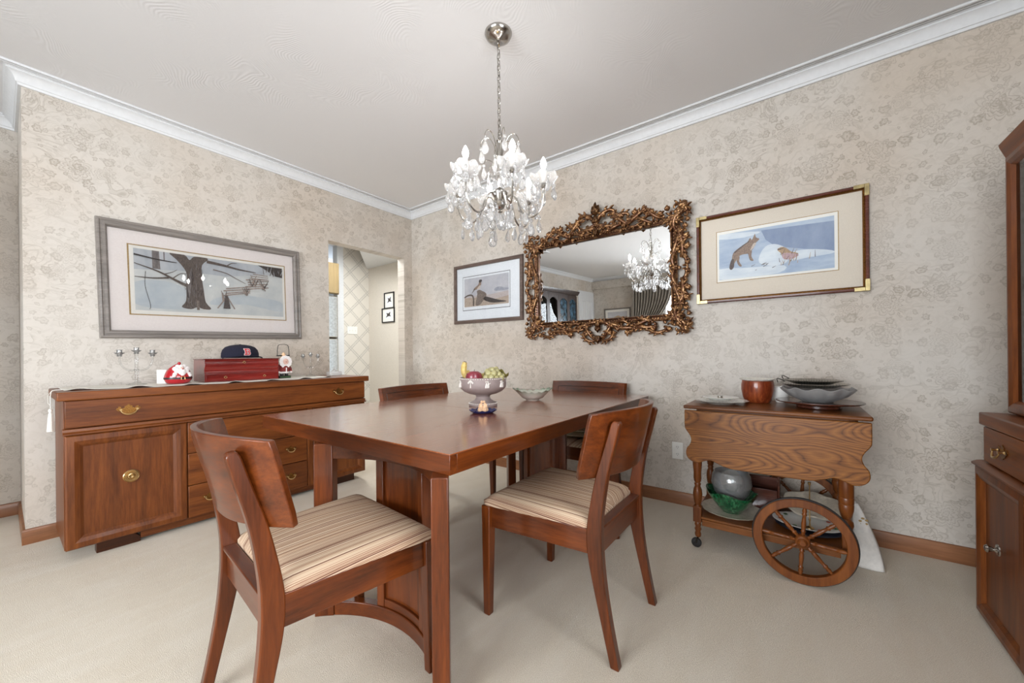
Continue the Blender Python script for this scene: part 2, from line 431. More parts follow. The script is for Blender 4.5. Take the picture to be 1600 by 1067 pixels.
def thing(name, label, cat, loc=(0, 0, 0), rz=0, group=None, rot=None):
    o = bpy.data.objects.new(name, None); COL.objects.link(o); o.empty_display_size = .1
    o.location = loc; o.rotation_euler = rot or (0, 0, rz)
    return tag(o, label, cat, group)
def tag(o, label, cat, group=None):
    o['label'] = label; o['category'] = cat
    if group: o['group'] = group
    return o
def struct(name, mb, mat, **kw):
    o = mb.build(name, mat, **kw); o['kind'] = 'structure'; return o
def children(o): return list(o.children)
def copy_tree(o, parent=None):
    c = o.copy(); COL.objects.link(c); c.parent = parent
    for ch in children(o): copy_tree(ch, c)
    return c
def place(o, loc):
    """put a mesh thing's origin at loc while its vertices are given around (0,0,0)"""
    o.location = loc; return o
def catmull(pts, n=6, closed=False):
    P = [Vector(p) for p in pts]; N = len(P); out = []
    rng = range(N) if closed else range(N - 1)
    for i in rng:
        if closed: a, b, c, d = P[i - 1], P[i], P[(i + 1) % N], P[(i + 2) % N]
        else: a, b, c, d = P[max(i - 1, 0)], P[i], P[i + 1], P[min(i + 2, N - 1)]
        for k in range(n):
            t_ = k / n
            out.append(0.5 * ((2 * b) + (c - a) * t_ + (2 * a - 5 * b + 4 * c - d) * t_ ** 2 + (3 * b - a - 3 * c + d) * t_ ** 3))
    if not closed: out.append(P[-1])
    return out

# ------------------------------------------------------------------ room shell
XF, YB, YH, XR = -3.65, -1.02, 4.18, 0.08      # far wall, back wall, hall wall, end of the left wall
struct('floor', MB().box(-3.8, 3.6, -1.2, 6.1, -0.06, 0), M['carpet'])
struct('ceiling', MB().box(-3.8, 3.6, -1.2, 6.1, ZC, ZC + 0.08), M['ceiling'])
DX0, DX1, DZ = 1.819, 2.666, 2.108
mb = MB().prism([(XR, 0), (DX0, 0), (DX0, DZ), (DX1, DZ), (DX1, 0), (XC + .12, 0), (XC + .12, ZC), (XR, ZC)], YC, YC + .11, 'Y')
struct('wall_left', mb, M['paper_x'])
struct('wall_left_return', MB().box(XR, XR + .11, YC + .11, YH, 0, ZC), M['paper_y'])
struct('wall_hall', MB().box(-3.77, XR + .11, YH, YH + .1, 0, ZC), M['paper_x'])
struct('wall_right', MB().box(XC, XC + .12, YB - .12, YC, 0, ZC), M['paper_y'])
def wall_hole(name, a0, a1, holes, plane, th, mat):
    """wall along an axis with rectangular window holes; plane = ('X'|'Y', position)"""
    mb = MB(); xs = sorted([a0, a1] + [h[0] for h in holes] + [h[1] for h in holes])
    def bx(u0, u1, z0, z1):
        if plane[0] == 'X': mb.box(plane[1], plane[1] + th, u0, u1, z0, z1)
        else: mb.box(u0, u1, plane[1], plane[1] + th, z0, z1)
    for u0, u1 in zip(xs[:-1], xs[1:]):
        hs = [h for h in holes if abs(h[0] - u0) < 1e-6]
        if hs: bx(u0, u1, 0, hs[0][2]); bx(u0, u1, hs[0][3], ZC)
        else: bx(u0, u1, 0, ZC)
    return struct(name, mb, mat)
WF = (-0.4, 2.45, 0.35, 2.2)
WB1, WB2 = (-1.25, 0.95, 0.65, 2.25), (-3.0, -2.1, 0.65, 2.25)  # unseen openings behind the camera, added to let light in
wall_hole('wall_far', YB - .12, YH, [WF], ('X', XF - .12), .12, M['paper_y'])
wall_hole('wall_back', XF, XC, [WB2, WB1], ('Y', YB - .12), .12, M['paper_x'])
def window(n, plane, h, nm):
    mb = MB(); w = .05
    def bx(m, u0, u1, z0, z1, d):
        if plane[0] == 'X': m.box(plane[1] - d, plane[1] + d, u0, u1, z0, z1)
        else: m.box(u0, u1, plane[1] - d, plane[1] + d, z0, z1)
    bx(mb, h[0], h[0] + w, h[2], h[3], .03); bx(mb, h[1] - w, h[1], h[2], h[3], .03)
    bx(mb, h[0] + w, h[1] - w, h[2], h[2] + w, .03); bx(mb, h[0] + w, h[1] - w, h[3] - w, h[3], .03)
    for k in range(1, nm):
        u = h[0] + (h[1] - h[0]) * k / nm; bx(mb, u - .02, u + .02, h[2] + w, h[3] - w, .025)
    o = struct('window_%d' % n, mb, M['white_paint'])
    g = MB(); bx(g, h[0] + .03, h[1] - .03, h[2] + .03, h[3] - .03, .002)
    g.build('window_pane', M['window_glass'], o)
window(1, ('X', XF - .06), WF, 3); window(2, ('Y', YB - .06), WB1, 3); window(3, ('Y', YB - .06), WB2, 2)  # the last two are the unseen windows added for light

def sweep(mb, path, prof, closed=False):
    """prof = (offset into the room, z); the room lies to the left of the path"""
    P = [Vector(p) for p in path]; N = len(P); ring = []
    for i in range(N):
        if closed or 0 < i < N - 1:
            d0 = (P[i] - P[i - 1]).normalized(); d1 = (P[(i + 1) % N] - P[i]).normalized()
            n0 = Vector((-d0.y, d0.x)); n1 = Vector((-d1.y, d1.x)); m = (n0 + n1); m = m / (m.dot(n0))
        else:
            d = (P[1] - P[0]).normalized() if i == 0 else (P[-1] - P[-2]).normalized()
            m = Vector((-d.y, d.x))
        ring.append([(P[i].x + m.x * o, P[i].y + m.y * o, z) for o, z in prof])
    k = len(prof); vs = [v for r in ring for v in r]; fs = []
    for i in range(N if closed else N - 1):
        j = (i + 1) % N
        for a in range(k):
            b = (a + 1) % k; fs.append((i * k + a, j * k + a, j * k + b, i * k + b))
    if not closed: fs += [tuple(range(k)), tuple((N - 1) * k + a for a in range(k - 1, -1, -1))]
    mb.add(vs, fs); return mb
z0 = 2.556
crown = [(0, z0), (.012, z0), (.015, z0 + .012), (.020, z0 + .014), (.023, z0 + .026), (.032, z0 + .045), (.046, z0 + .058), (.052, z0 + .060), (.052, z0 + .068), (.060, z0 + .070), (.060, ZC), (0, ZC)]
struct('trim_1', sweep(MB(), [(XC, YB), (XC, YC), (XR, YC), (XR, YH), (XF, YH), (XF, YB)], crown, True), M['white_paint'], ang=25)
mb = MB()
for d0, d1, h in ((.072, .079, .010), (.092, .104, .012)):
    mb.box(-.06 - d1, XC - d0, YC - d1, YC - d0, ZC - h, ZC); mb.box(-.06 - d1, -.06 - d0, YC - d0, YH - .06, ZC - h, ZC); mb.box(XC - d1, XC - d0, YB, YC - d1, ZC - h, ZC)
struct('trim_2', mb, M['white_paint'], bevel=.002)
bp = [(0, 0), (.013, 0), (.013, .072), (.009, .082), (0, .084)]
struct('baseboard_right', sweep(MB(), [(XC, YB), (XC, YC)], bp), M['base_wood_y'])
struct('baseboard_left', sweep(MB(), [(DX0, YC), (XR, YC), (XR, YH), (XF, YH)], bp), M['base_wood'])
struct('baseboard_corner', sweep(MB(), [(XC - .013, YC), (DX1, YC)], bp), M['base_wood'])
struct('baseboard_back', sweep(MB(), [(XF, YB), (XC - .013, YB)], bp), M['base_wood'])
# white bulkhead band above the far window seen in the mirror
struct('trim_3', MB().box(XF, XF + .06, YB, YH, 2.36, 2.556), M['paper_y'])

# ------------------------------------------------------------------ kitchen passage behind the doorway
XP, YP = 3.42, 5.3
struct('wall_passage', MB().box(XP, XP + .1, YC + .11, YP + .1, 0, ZC), M['plain_paper'])
struct('wall_trellis', MB().box(3.0, XP, YP, YP + .08, 0, ZC), M['trellis'])
struct('wall_kitchen', MB().box(1.3, 3.0, 5.85, 5.95, 0, ZC), M['white_paint'])
struct('wall_kitchen_side', MB().box(1.2, 1.3, YC + .11, 5.95, 0, ZC), M['white_paint'])
struct('trim_4', MB().box(2.905, 3.0, YP - .02, YP + .1, 0, ZC), M['white_paint'], bevel=.003)
struct('ceiling_bulkhead', MB().prism([(2.92, 3.6), (2.72, 4.42), (3.38, 5.29), (3.42, 5.29), (3.42, 3.6)], 2.385, ZC, 'Z'), M['white_paint'])

fr = thing('refrigerator', 'tall stainless steel refrigerator seen through the doorway', 'refrigerator', (2.33, 5.25, 0))
MB().box(-.38, .40, -.27, .42, .03, 1.845).build('body', M['dark_metal'], fr, bevel=.01)
fz = MB().box(-.38, .385, -.33, -.275, 1.285, 1.84).build('freezer_door', M['silver'], fr, bevel=.012)
fd = MB().box(-.38, .385, -.33, -.275, .05, 1.272).build('fridge_door', M['silver'], fr, bevel=.012)
MB().tube([(-.33, -.36, .7), (-.33, -.375, .75), (-.33, -.375, 1.2), (-.33, -.36, 1.24)], .012).build('door_handle', M['steel'], fd)
M['blond'] = wood('blond_cabinet_wood', rgb(104, 88, 60), rgb(124, 106, 74), rgb(142, 122, 88), 'Z')
kc = thing('kitchen_cabinet', 'blond wooden kitchen cabinet above the refrigerator', 'cabinet', (2.33, 5.06, 1.87))
MB().box(-.4, .42, -.1, .38, 0, .42).build('body', M['blond'], kc, bevel=.003)
for s in (-1, 1):
    d = MB(); d.box(.01 + s * .205 - .195, .01 + s * .205 + .195, -.125, -.102, .01, .41).build('cabinet_door', M['blond'], kc, bevel=.004)

# ------------------------------------------------------------------ picture frames
def rect_sweep(mb, w, h, prof):
    k = len(prof); vs = []
    for sx, sz in ((-1, -1), (1, -1), (1, 1), (-1, 1)):
        for ins, y in prof: vs.append((sx * (w / 2 - ins), y, sz * (h / 2 - ins)))
    fs = []
    for c in range(4):
        d = (c + 1) % 4
        for a in range(k):
            b = (a + 1) % k; fs.append((c * k + a, d * k + a, d * k + b, c * k + b))
    return mb.add(vs, fs)
def quad(mb, x0, x1, z0, z1, y): return mb.add([(x0, y, z0), (x1, y, z0), (x1, y, z1), (x0, y, z1)], [(0, 1, 2, 3)])
class Art:
    """flat printed shapes: uv (0..1, v up) on a rectangle, every next shape a hair in front"""
    def __init__(s, x0, x1, z0, z1, y): s.r = (x0, x1, z0, z1); s.y = y; s.mb = MB(); s.mats = []; s.k = 0
    def poly(s, mat, pts):
        if mat not in s.mats: s.mats.append(mat)
        s.mb.m = s.mats.index(mat); x0, x1, z0, z1 = s.r; s.k += 1
        y = s.y - s.k * .00012
        s.mb.add([(x0 + (x1 - x0) * u, y, z0 + (z1 - z0) * v) for u, v in pts], [tuple(range(len(pts)))])
    def stroke(s, mat, pts, w0, w1, smooth=True):
        asp = (s.r[1] - s.r[0]) / (s.r[3] - s.r[2])
        P = [Vector((p[0] * asp, p[1], 0)) for p in pts]
        if smooth and len(P) > 2: P = catmull(P, 4)
        L, R = [], []
        for i, p in enumerate(P):
            d = (P[min(i + 1, len(P) - 1)] - P[max(i - 1, 0)]).normalized(); n = Vector((-d.y, d.x, 0))
            w = (w0 + (w1 - w0) * i / (len(P) - 1)) / 2
            L.append(p + n * w); R.append(p - n * w)
        s.poly(mat, [(q.x / asp, q.y) for q in L + R[::-1]])
    def smooth(s, mat, pts, n=4):
        P = catmull([(p[0], p[1], 0) for p in pts], n, True); s.poly(mat, [(min(1, max(0, q.x)), min(1, max(0, q.y))) for q in P])
    def build(s, name, parent): return s.mb.build(name, [M[m] for m in s.mats], parent, smooth=False, recalc=False)
def pic_mat(name, a, b, scale=30, mp=(1, 1, 1)):
    t = NT(name); n = t.noise(t.mapping(t.obj(), mp), scale, 5, .65); t.bsdf(t.ramp(n, [(.3, a), (.7, b)]), .6, spec=.2); M[name] = t.m
pic_mat('snow', rgb(196, 200, 200), rgb(220, 220, 216), 6)
pic_mat('snow_blue', rgb(184, 192, 198), rgb(208, 212, 212), 5)
pic_mat('snow_sky', rgb(172, 178, 184), rgb(202, 204, 206), 9, (1, 1, .4))
pic_mat('bark', rgb(74, 64, 60), rgb(128, 116, 108), 90, (3, 1, .5))
pic_mat('bark_dark', rgb(52, 46, 46), rgb(92, 84, 80), 120)
pic_mat('bark_grey', rgb(104, 98, 98), rgb(146, 138, 134), 60, (2, 1, .5))
pic_mat('rail', rgb(96, 84, 78), rgb(160, 146, 136), 140)
pic_mat('paper_white', rgb(236, 233, 226), rgb(240, 237, 230), 50)
pic_mat('linen_mat', rgb(210, 200, 186), rgb(224, 214, 200), 300)
pic_mat('mat_white', rgb(236, 228, 224), rgb(242, 235, 231), 100)
pic_mat('mat_bluish', rgb(226, 228, 230), rgb(236, 238, 240), 100)
pic_mat('thin_gold', rgb(156, 128, 84), rgb(184, 156, 108), 100)
pic_mat('fox_sky', rgb(128, 144, 172), rgb(158, 170, 190), 8, (1, 1, .5))
pic_mat('fox_snow', rgb(160, 176, 198), rgb(196, 206, 216), 10, (.6, 1, 2))
pic_mat('fox_white', rgb(202, 210, 218), rgb(226, 230, 232), 10, (.6, 1, 2))
pic_mat('fox_fur', rgb(120, 104, 96), rgb(174, 148, 128), 130)
pic_mat('fox_dark', rgb(84, 76, 76), rgb(120, 104, 98), 130)
pic_mat('fox_light', rgb(190, 172, 158), rgb(214, 202, 190), 130)
pic_mat('bush', rgb(148, 126, 104), rgb(206, 176, 140), 160)
pic_mat('bush_pink', rgb(176, 148, 156), rgb(206, 178, 178), 120)
pic_mat('mist', rgb(182, 182, 188), rgb(204, 202, 204), 10)
pic_mat('mist_dark', rgb(150, 152, 162), rgb(176, 176, 184), 40)
pic_mat('meadow', rgb(160, 142, 128), rgb(204, 188, 172), 80, (1, 1, 3))
pic_mat('meadow_far', rgb(184, 172, 170), rgb(204, 194, 188), 60, (1, 1, 4))

def picture(name, label, loc, rz, w, h, prof, fmat, rects, tilt=0, group=None):
    t = thing(name, label, 'picture', loc, 0, group, rot=(0, tilt, rz))
    fmb = rect_sweep(MB(), w, h, prof); f = fmb.build('frame', fmat, t, ang=20)
    MB().box(-w / 2 + .01, w / 2 - .01, -.004, -.001, -h / 2 + .01, h / 2 - .01).build('backing', M['black'], t)
    for i, (nm, mat, x0, x1, z0, z1, y) in enumerate(rects):
        quad(MB(), x0, x1, z0, z1, y).build(nm, M[mat], t, smooth=False, recalc=False)
    return t
# large winter print above the sideboard
W1, H1 = 1.195, 0.748
prof = [(0, -.001), (0, -.026), (.006, -.033), (.014, -.035), (.020, -.030), (.024, -.030), (.028, -.037), (.040, -.037), (.046, -.030), (.050, -.022), (.050, -.001)]
M['frame_grey'] = wood('grey_stained_frame', rgb(92, 86, 82), rgb(122, 115, 109), rgb(146, 138, 131), 'X', rough=.4)
p1 = picture('framed_print', 'large grey-framed winter print of a bare tree and rail fence above the sideboard', (.958, YC, 1.548), 0, W1, H1, prof, M['frame_grey'],
             [('mat_board', 'mat_white', -.55, .55, -.33, .33, -.008), ('gold_fillet', 'thin_gold', -.461, .485, -.222, .238, -.0088), ('print_margin', 'paper_white', -.453, .478, -.215, .231, -.0094)], tilt=math.radians(-1.3))
a = Art(-.432, .462, -.19, .213, -.0098)
a.poly('snow', [(0, 0), (1, 0), (1, 1), (0, 1)])
a.smooth('snow_sky', [(0, .66), (.3, .72), (.55, .70), (.8, .80), (1, .86), (1.0, 1.0), (.5, 1.0), (0, 1.0)], 1)
a.smooth('snow_blue', [(0, .1), (.2, .04), (.36, .10), (.36, .3), (.2, .5), (0, .45)])
a.smooth('snow_blue', [(.45, .16), (.7, .2), (.98, .1), (.98, .3), (.7, .38), (.5, .3)])
a.poly('bark_grey', [(.10, 1.0), (.14, 1.0), (.145, .70), (.10, .70)])
a.poly('bark_grey', [(.165, 1.0), (.172, 1.0), (.172, .86), (.165, .86)])
a.poly('bark_dark', [(.80, 1.0), (1.0, 1.0), (1.0, .80), (.93, .82), (.88, .90)])
a.smooth('bark', [(.262, .09), (.29, .2), (.295, .45), (.30, .66), (.28, .78), (.24, .9), (.20, 1.0), (.29, 1.0), (.32, .92), (.35, .99), (.42, 1.0), (.44, .97), (.40, .86), (.395, .66), (.405, .4), (.415, .2), (.45, .08), (.40, .07), (.36, .1), (.32, .06)], 3)
a.smooth('bark_grey', [(.31, .2), (.325, .5), (.335, .8), (.31, .6), (.30, .35)], 3)
for k in range(34):
    x = random.uniform(.285, .405); z = random.uniform(.08, .80)
    a.stroke('bark_dark' if k % 2 else 'bark_grey', [(x, z), (x + random.uniform(-.006, .006), z + random.uniform(.06, .16))], .010, .004, False)
for k in range(16):
    x = random.uniform(.84, .99); a.stroke('bark' if k % 2 else 'snow_sky', [(x, random.uniform(.80, .9)), (x + random.uniform(-.02, .03), random.uniform(.9, 1.0))], .012, .004, False)
a.poly('rail', [(.355, .05), (.372, .05), (.372, .22), (.355, .22)])
a.stroke('bark', [(.43, .93), (.55, .90), (.66, .86), (.78, .84)], .055, .012)
a.stroke('bark', [(.56, .89), (.60, .96), (.64, .97)], .02, .008)
a.stroke('bark_dark', [(0, .90), (.12, .86), (.24, .84)], .028, .012)
a.stroke('bark', [(.30, .46), (.22, .55), (.13, .66), (.0, .76)], .05, .010)
a.stroke('bark', [(.19, .57), (.10, .54), (0, .54)], .03, .010)
a.stroke('bark', [(.16, .62), (.21, .67), (.24, .72)], .014, .006)
a.stroke('bark', [(.21, .56), (.26, .66), (.30, .67)], .016, .006)
a.stroke('bark_dark', [(.06, .64), (.055, .4), (.08, .1), (.075, .02)], .006, .006)
a.stroke('bark', [(.47, .80), (.56, .76), (.63, .68), (.70, .60)], .02, .008)
def fence(x0, z0_, x1, z1_, n, w):
    for k in range(n):
        dz = k * .045
        a.stroke('rail', [(x0 + random.uniform(-.02, .01), z0_ + dz), (x1 + random.uniform(-.01, .02), z1_ + dz + random.uniform(-.02, .02))], w, w * .8, False)
fence(.55, .34, .72, .42, 4, .022); fence(.71, .50, .86, .56, 5, .022); fence(.75, .72, .86, .72, 3, .016)
for x, z, s in ((.55, .28, .13), (.70, .42, .12), (.76, .62, .14), (.84, .56, .14)):
    for k in range(6):
        a.stroke('rail' if k % 2 else 'bark_dark', [(x + random.uniform(-.02, .02), z - s / 2 * random.uniform(.3, 1)), (x + random.uniform(-.04, .04), z + s * random.uniform(.4, 1.2))], .018, .010, False)
a.stroke('rail', [(.49, .10), (.55, .30)], .02, .02, False); a.stroke('rail', [(.61, .10), (.56, .32)], .02, .02, False)
a.poly('bark_dark', [(.53, .10), (.58, .10), (.565, .34), (.545, .34)])
a.build('print', p1)
quad(MB(), -.55, .55, -.33, .33, -.018).build('glass', M['pane'], p1, smooth=False)

# small pheasant print on the right wall
M['frame_brown'] = wood('taupe_frame', rgb(72, 58, 52), rgb(98, 82, 74), rgb(124, 106, 96), 'X', rough=.4)
W2, H2 = .852, .582
prof2 = [(0, -.001), (0, -.018), (.004, -.024), (.012, -.022), (.018, -.026), (.030, -.026), (.034, -.018), (.034, -.001)]
p2 = picture('framed_print', 'smaller dark-framed print of a bird on a fence post beside the gilt mirror', (XC, 2.352, 1.633), -PI / 2, W2, H2, prof2, M['frame_brown'],
             [('mat_board', 'mat_bluish', -.395, .395, -.26, .26, -.006), ('black_line', 'bark_dark', -.315, .278, -.163, .172, -.0068), ('print_margin', 'mat_bluish', -.311, .274, -.158, .167, -.0074)], tilt=math.radians(.4))
a = Art(-.292, .262, -.128, .15, -.008)
a.poly('mist', [(0, 0), (1, 0), (1, 1), (0, 1)])
a.poly('meadow_far', [(0, .0), (1, 0), (1, .42), (.6, .36), (.35, .38), (0, .34)])
a.poly('meadow', [(0, .0), (1, 0), (1, .26), (.6, .16), (.35, .30), (0, .32)])
a.smooth('mist_dark', [(.70, .46), (.72, .56), (.82, .58), (.93, .52), (1.0, .50), (1.0, .46), (.85, .44)], 3)
a.smooth('rail', [(.27, .04), (.31, .4), (.30, .52), (.36, .56), (.43, .50), (.48, .46), (.52, .38), (.50, .26), (.44, .16), (.38, .05)], 3)
a.smooth('bark_dark', [(.45, .22), (.50, .30), (.62, .24), (.78, .15), (.96, .07), (.70, .06), (.55, .12)], 3)
a.stroke('bark', [(.22, .02), (.22, .28), (.18, .40), (.08, .40), (0, .34)], .07, .05)
a.smooth('fox_fur', [(.22, .58), (.26, .66), (.33, .74), (.36, .86), (.40, .86), (.40, .74), (.36, .62), (.30, .58)], 4)
a.smooth('bark_dark', [(.35, .83), (.36, .90), (.41, .90), (.42, .85), (.38, .80)], 4)
a.stroke('bark', [(.26, .62), (.21, .52), (.18, .46)], .05, .008)
a.smooth('fox_light', [(.30, .60), (.36, .70), (.39, .70), (.36, .60)], 3)
a.build('print', p2)
quad(MB(), -.395, .395, -.26, .26, -.014).build('glass', M['pane'], p2, smooth=False)

# coyote print with brass corners
M['frame_red'] = wood('red_brown_frame', rgb(58, 22, 14), rgb(88, 38, 24), rgb(112, 54, 34), 'X', rough=.25, coat=.4)
W3, H3 = .838, .566
prof3 = [(0, -.001), (0, -.022), (.005, -.028), (.014, -.028), (.018, -.020), (.018, -.001)]
p3 = picture('framed_print', 'red-brown framed print of a coyote in snow with brass frame corners', (XC, .103, 1.636), -PI / 2, W3, H3, prof3, M['frame_red'],
             [('mat_board', 'linen_mat', -.40, .40, -.264, .264, -.006), ('inner_line', 'thin_gold', -.305, .297, -.157, .172, -.0068), ('print_margin', 'paper_white', -.301, .293, -.153, .168, -.0074)])
rect_sweep(MB(), W3 - .034, H3 - .034, [(0, -.002), (0, -.021), (.004, -.023), (.009, -.018), (.009, -.002)]).build('gilt_lip', M['bronze'], p3, ang=20)
for sx in (-1, 1):
    for sz in (-1, 1):
        c = MB(); L = .062
        x0, z0_ = sx * W3 / 2, sz * H3 / 2
        def bx(xa, xb, za, zb): c.box(min(xa, xb), max(xa, xb), -.0295, -.001, min(za, zb), max(za, zb))
        bx(x0 + sx * .001, x0 - sx * .0185, z0_ + sz * .001, z0_ - sz * L); bx(x0 - sx * .0185, x0 - sx * L, z0_ + sz * .001, z0_ - sz * .0185)
        c.build('brass_corner', M['corner_brass'], p3, bevel=.001)
a = Art(-.289, .278, -.140, .150, -.008)
a.poly('fox_snow', [(0, 0), (1, 0), (1, 1), (0, 1)])
a.poly('fox_sky', [(.40, .95), (1, .9), (1, .32), (.80, .42), (.62, .52), (.50, .62), (.44, .74)])
a.smooth('fox_white', [(0, .9), (.25, .86), (.4, .92), (.25, .97), (0, 1.0)], 3)
a.smooth('fox_white', [(0, .24), (.3, .2), (.6, .16), (.55, .02), (.2, .0), (0, .02)], 3)
a.smooth('fox_white', [(.38, .28), (.40, .50), (.46, .62), (.55, .60), (.64, .44), (.62, .22), (.5, .18)], 3)
a.smooth('fox_white', [(.64, .40), (.8, .42), (.98, .34), (.98, .28), (.8, .26), (.66, .24)], 3)
a.smooth('fox_fur', [(.125, .42), (.14, .56), (.20, .66), (.27, .74), (.30, .83), (.315, .78), (.335, .86), (.345, .90), (.355, .82), (.385, .78), (.37, .74), (.35, .70), (.33, .60), (.30, .54), (.29, .50), (.24, .50), (.20, .48), (.17, .40), (.14, .30), (.115, .28)], 3)
a.smooth('fox_dark', [(.13, .44), (.145, .40), (.145, .26), (.12, .20), (.10, .24), (.11, .36)], 3)
a.smooth('fox_fur', [(.17, .48), (.20, .46), (.195, .36), (.22, .26), (.20, .25), (.175, .34)], 3)
a.smooth('fox_fur', [(.28, .56), (.315, .56), (.31, .44), (.33, .34), (.30, .35), (.285, .44)], 3)
a.smooth('fox_light', [(.30, .56), (.335, .62), (.355, .70), (.33, .70), (.31, .62)], 3)
a.stroke('fox_dark', [(.15, .56), (.22, .67), (.29, .76)], .03, .015)
a.smooth('bush', [(.54, .50), (.58, .54), (.62, .50), (.66, .42), (.72, .36), (.66, .32), (.60, .34), (.57, .42)], 3)
a.smooth('bush_pink', [(.58, .40), (.64, .40), (.72, .34), (.68, .28), (.60, .28)], 3)
a.stroke('fox_dark', [(.545, .50), (.57, .50), (.60, .52)], .03, .01)
for k in range(26):
    x = random.uniform(.56, .86); z = .30 - (x - .56) * .2 + random.uniform(-.14, .14)
    a.stroke('bush' if k % 3 else 'fox_dark', [(x, z), (x + random.uniform(-.01, .03), z + random.uniform(.05, .14))], .012, .004, False)
for k in range(8):
    x = random.uniform(.30, .5); z = random.uniform(.12, .24)
    a.stroke('fox_dark', [(x, z), (x + random.uniform(.01, .04), z + random.uniform(.0, .05))], .012, .004, False)
a.build('print', p3)
quad(MB(), -.40, .40, -.264, .264, -.014).build('glass', M['pane'], p3, smooth=False)

# the two little pictures in the passage
for nm, y, z, w, h in (('small black-framed picture in the passage, the upper and upright one', 4.675, 1.83, .235, .235), ('small black-framed picture in the passage, the lower and wider one', 4.70, 1.62, .30, .215)):
    y = y * XP / 3.35; z = 1.03 + (z - 1.03) * XP / 3.35
    q = picture('small_framed_picture', nm, (XP, y, z), -PI / 2, w, h, [(0, -.001), (0, -.018), (.014, -.018), (.014, -.001)], M['black'],
                [('mat_board', 'paper_white', -w / 2 + .01, w / 2 - .01, -h / 2 + .01, h / 2 - .01, -.006)])
    a = Art(-w * .26, w * .26, -h * .26, h * .28, -.007)
    a.poly('mat_bluish', [(0, 0), (1, 0), (1, 1), (0, 1)])
    a.smooth('bark_dark', [(.1, .2), (.3, .5), (.2, .8), (.5, .7), (.8, .9), (.75, .5), (.9, .3), (.5, .35)], 3)
    a.build('print', q)

def outlet(label, loc, rz, w=.072, h=.115, kind='wall_outlet', toggles=0):
    t = thing(kind, label, 'outlet' if kind == 'wall_outlet' else 'switch', loc, rz)
    MB().box(-w / 2, w / 2, -.007, -.0005, -h / 2, h / 2).build('cover_plate', M['white_china'], t, bevel=.003)
    if toggles:
        for k in range(toggles):
            x = (k - (toggles - 1) / 2) * .045
            MB().box(x - .005, x + .005, -.016, -.007, -.012, .012).build('toggle', M['white_china'], t, bevel=.001)
    else:
        for s in (-1, 1):
            m = MB(); m.prism([(.015 * math.cos(2 * PI * k / 16), s * .024 + .014 * math.sin(2 * PI * k / 16)) for k in range(16)], -.009, -.007, 'Y')
            sk = m.build('socket', M['white_china'], t)
            MB().box(-.0065, -.0045, -.0096, -.009, s * .024 - .002, s * .024 + .007).box(.0045, .0065, -.0096, -.009, s * .024 - .002, s * .024 + .007).box(-.0015, .0015, -.0096, -.009, s * .024 - .009, s * .024 - .006).build('slot', M['black'], sk)
    return t
outlet('white wall outlet between the near dining chair and the tea trolley', (XC, .657, .363), -PI / 2)
outlet('white switch plate on the trellis wallpaper in the passage', (3.14, YP, 1.42), 0, .16, .115, 'light_switch', 3)

# ------------------------------------------------------------------ dining table
TX0, TX1, TY0, TY1, TZ = .77, 2.614, .80, 2.108, .746
dt = thing('dining_table', 'large polished reddish-brown dining table with curved panelled pedestals', 'table', (0, 0, 0))
SEAM = (1.50, 1.885)
xs = [TX0, SEAM[0], SEAM[1], TX1]
for k in range(3):
    g = .0006
    MB().box(xs[k] + (g if k else 0), xs[k + 1] - (g if k < 2 else 0), TY0, TY1, TZ - .004, TZ).build(['tabletop', 'table_leaf', 'tabletop'][k], M['tabletop'], dt, bevel=.0012)
e = .0009
for xa, xb in ((TX0 + e, TX0 + .03), (TX1 - .03, TX1 - e)):
    MB().box(xa, xb, TY0 + e, TY1 - e, TZ - .062, TZ - .0042).build('end_apron', M['chY'], dt, bevel=.0012)
for ya, yb in ((TY0 + e, TY0 + .03), (TY1 - .03, TY1 - e)):
    MB().box(TX0 + .03, TX1 - .03, ya, yb, TZ - .062, TZ - .0042).build('side_apron', M['chX'], dt, bevel=.0012)
for y in (1.0, 1.38): MB().box(TX0 + .05, TX1 - .05, y - .025, y + .025, TZ - .055, TZ - .0042).build('under_rail', M['chX'], dt)
def arc_block(mb, c, R, t, a0, a1, z0_, z1_, n=12, sgn=1):
    pts = []
    for k in range(n + 1):
        th = a0 + (a1 - a0) * k / n; pts.append((c[0] + sgn * (R + t / 2) * math.cos(th), c[1] + (R + t / 2) * math.sin(th)))
    for k in range(n, -1, -1):
        th = a0 + (a1 - a0) * k / n; pts.append((c[0] + sgn * (R - t / 2) * math.cos(th), c[1] + (R - t / 2) * math.sin(th)))
    return mb.prism(pts, z0_, z1_)
PC = 1.19
for cx, sgn in ((.42, 1), (2.39, -1)):
    D = math.radians; c = (cx, PC); R = .495
    zt = TZ - .0625
    pd = arc_block(MB(), c, R - .004, .036, D(-40), D(38.5), .0, .055, 20, sgn).build('pedestal_base', M['chY'], dt, bevel=.003)
    arc_block(MB(), c, R, .046, D(-40), D(38.5), zt - .06, zt, 20, sgn).build('pedestal_top_rail', M['chY'], dt, bevel=.002)
    for s in (-1, 1):
        arc_block(MB(), c, R, .05, s * D(40.2 if s < 0 else 38.6), s * D(49.5 if s < 0 else 47.4), 0, zt, 3, sgn).build('leg', M['chZ'], dt, bevel=.003)
    pn = arc_block(MB(), c, R, .010, D(-13), D(13), .055, zt - .06, 10, sgn).build('centre_panel', M['chZ'], dt)
    for s in (-1, 1): arc_block(MB(), c, R, .034, s * D(12.5), s * D(16.5), .055, zt - .06, 3, sgn).build('panel_stile', M['chZ'], pn, bevel=.002)
    arc_block(MB(), c, R, .03, D(-12.5), D(12.5), .055, .085, 10, sgn).build('panel_rail', M['chY'], pn, bevel=.002)

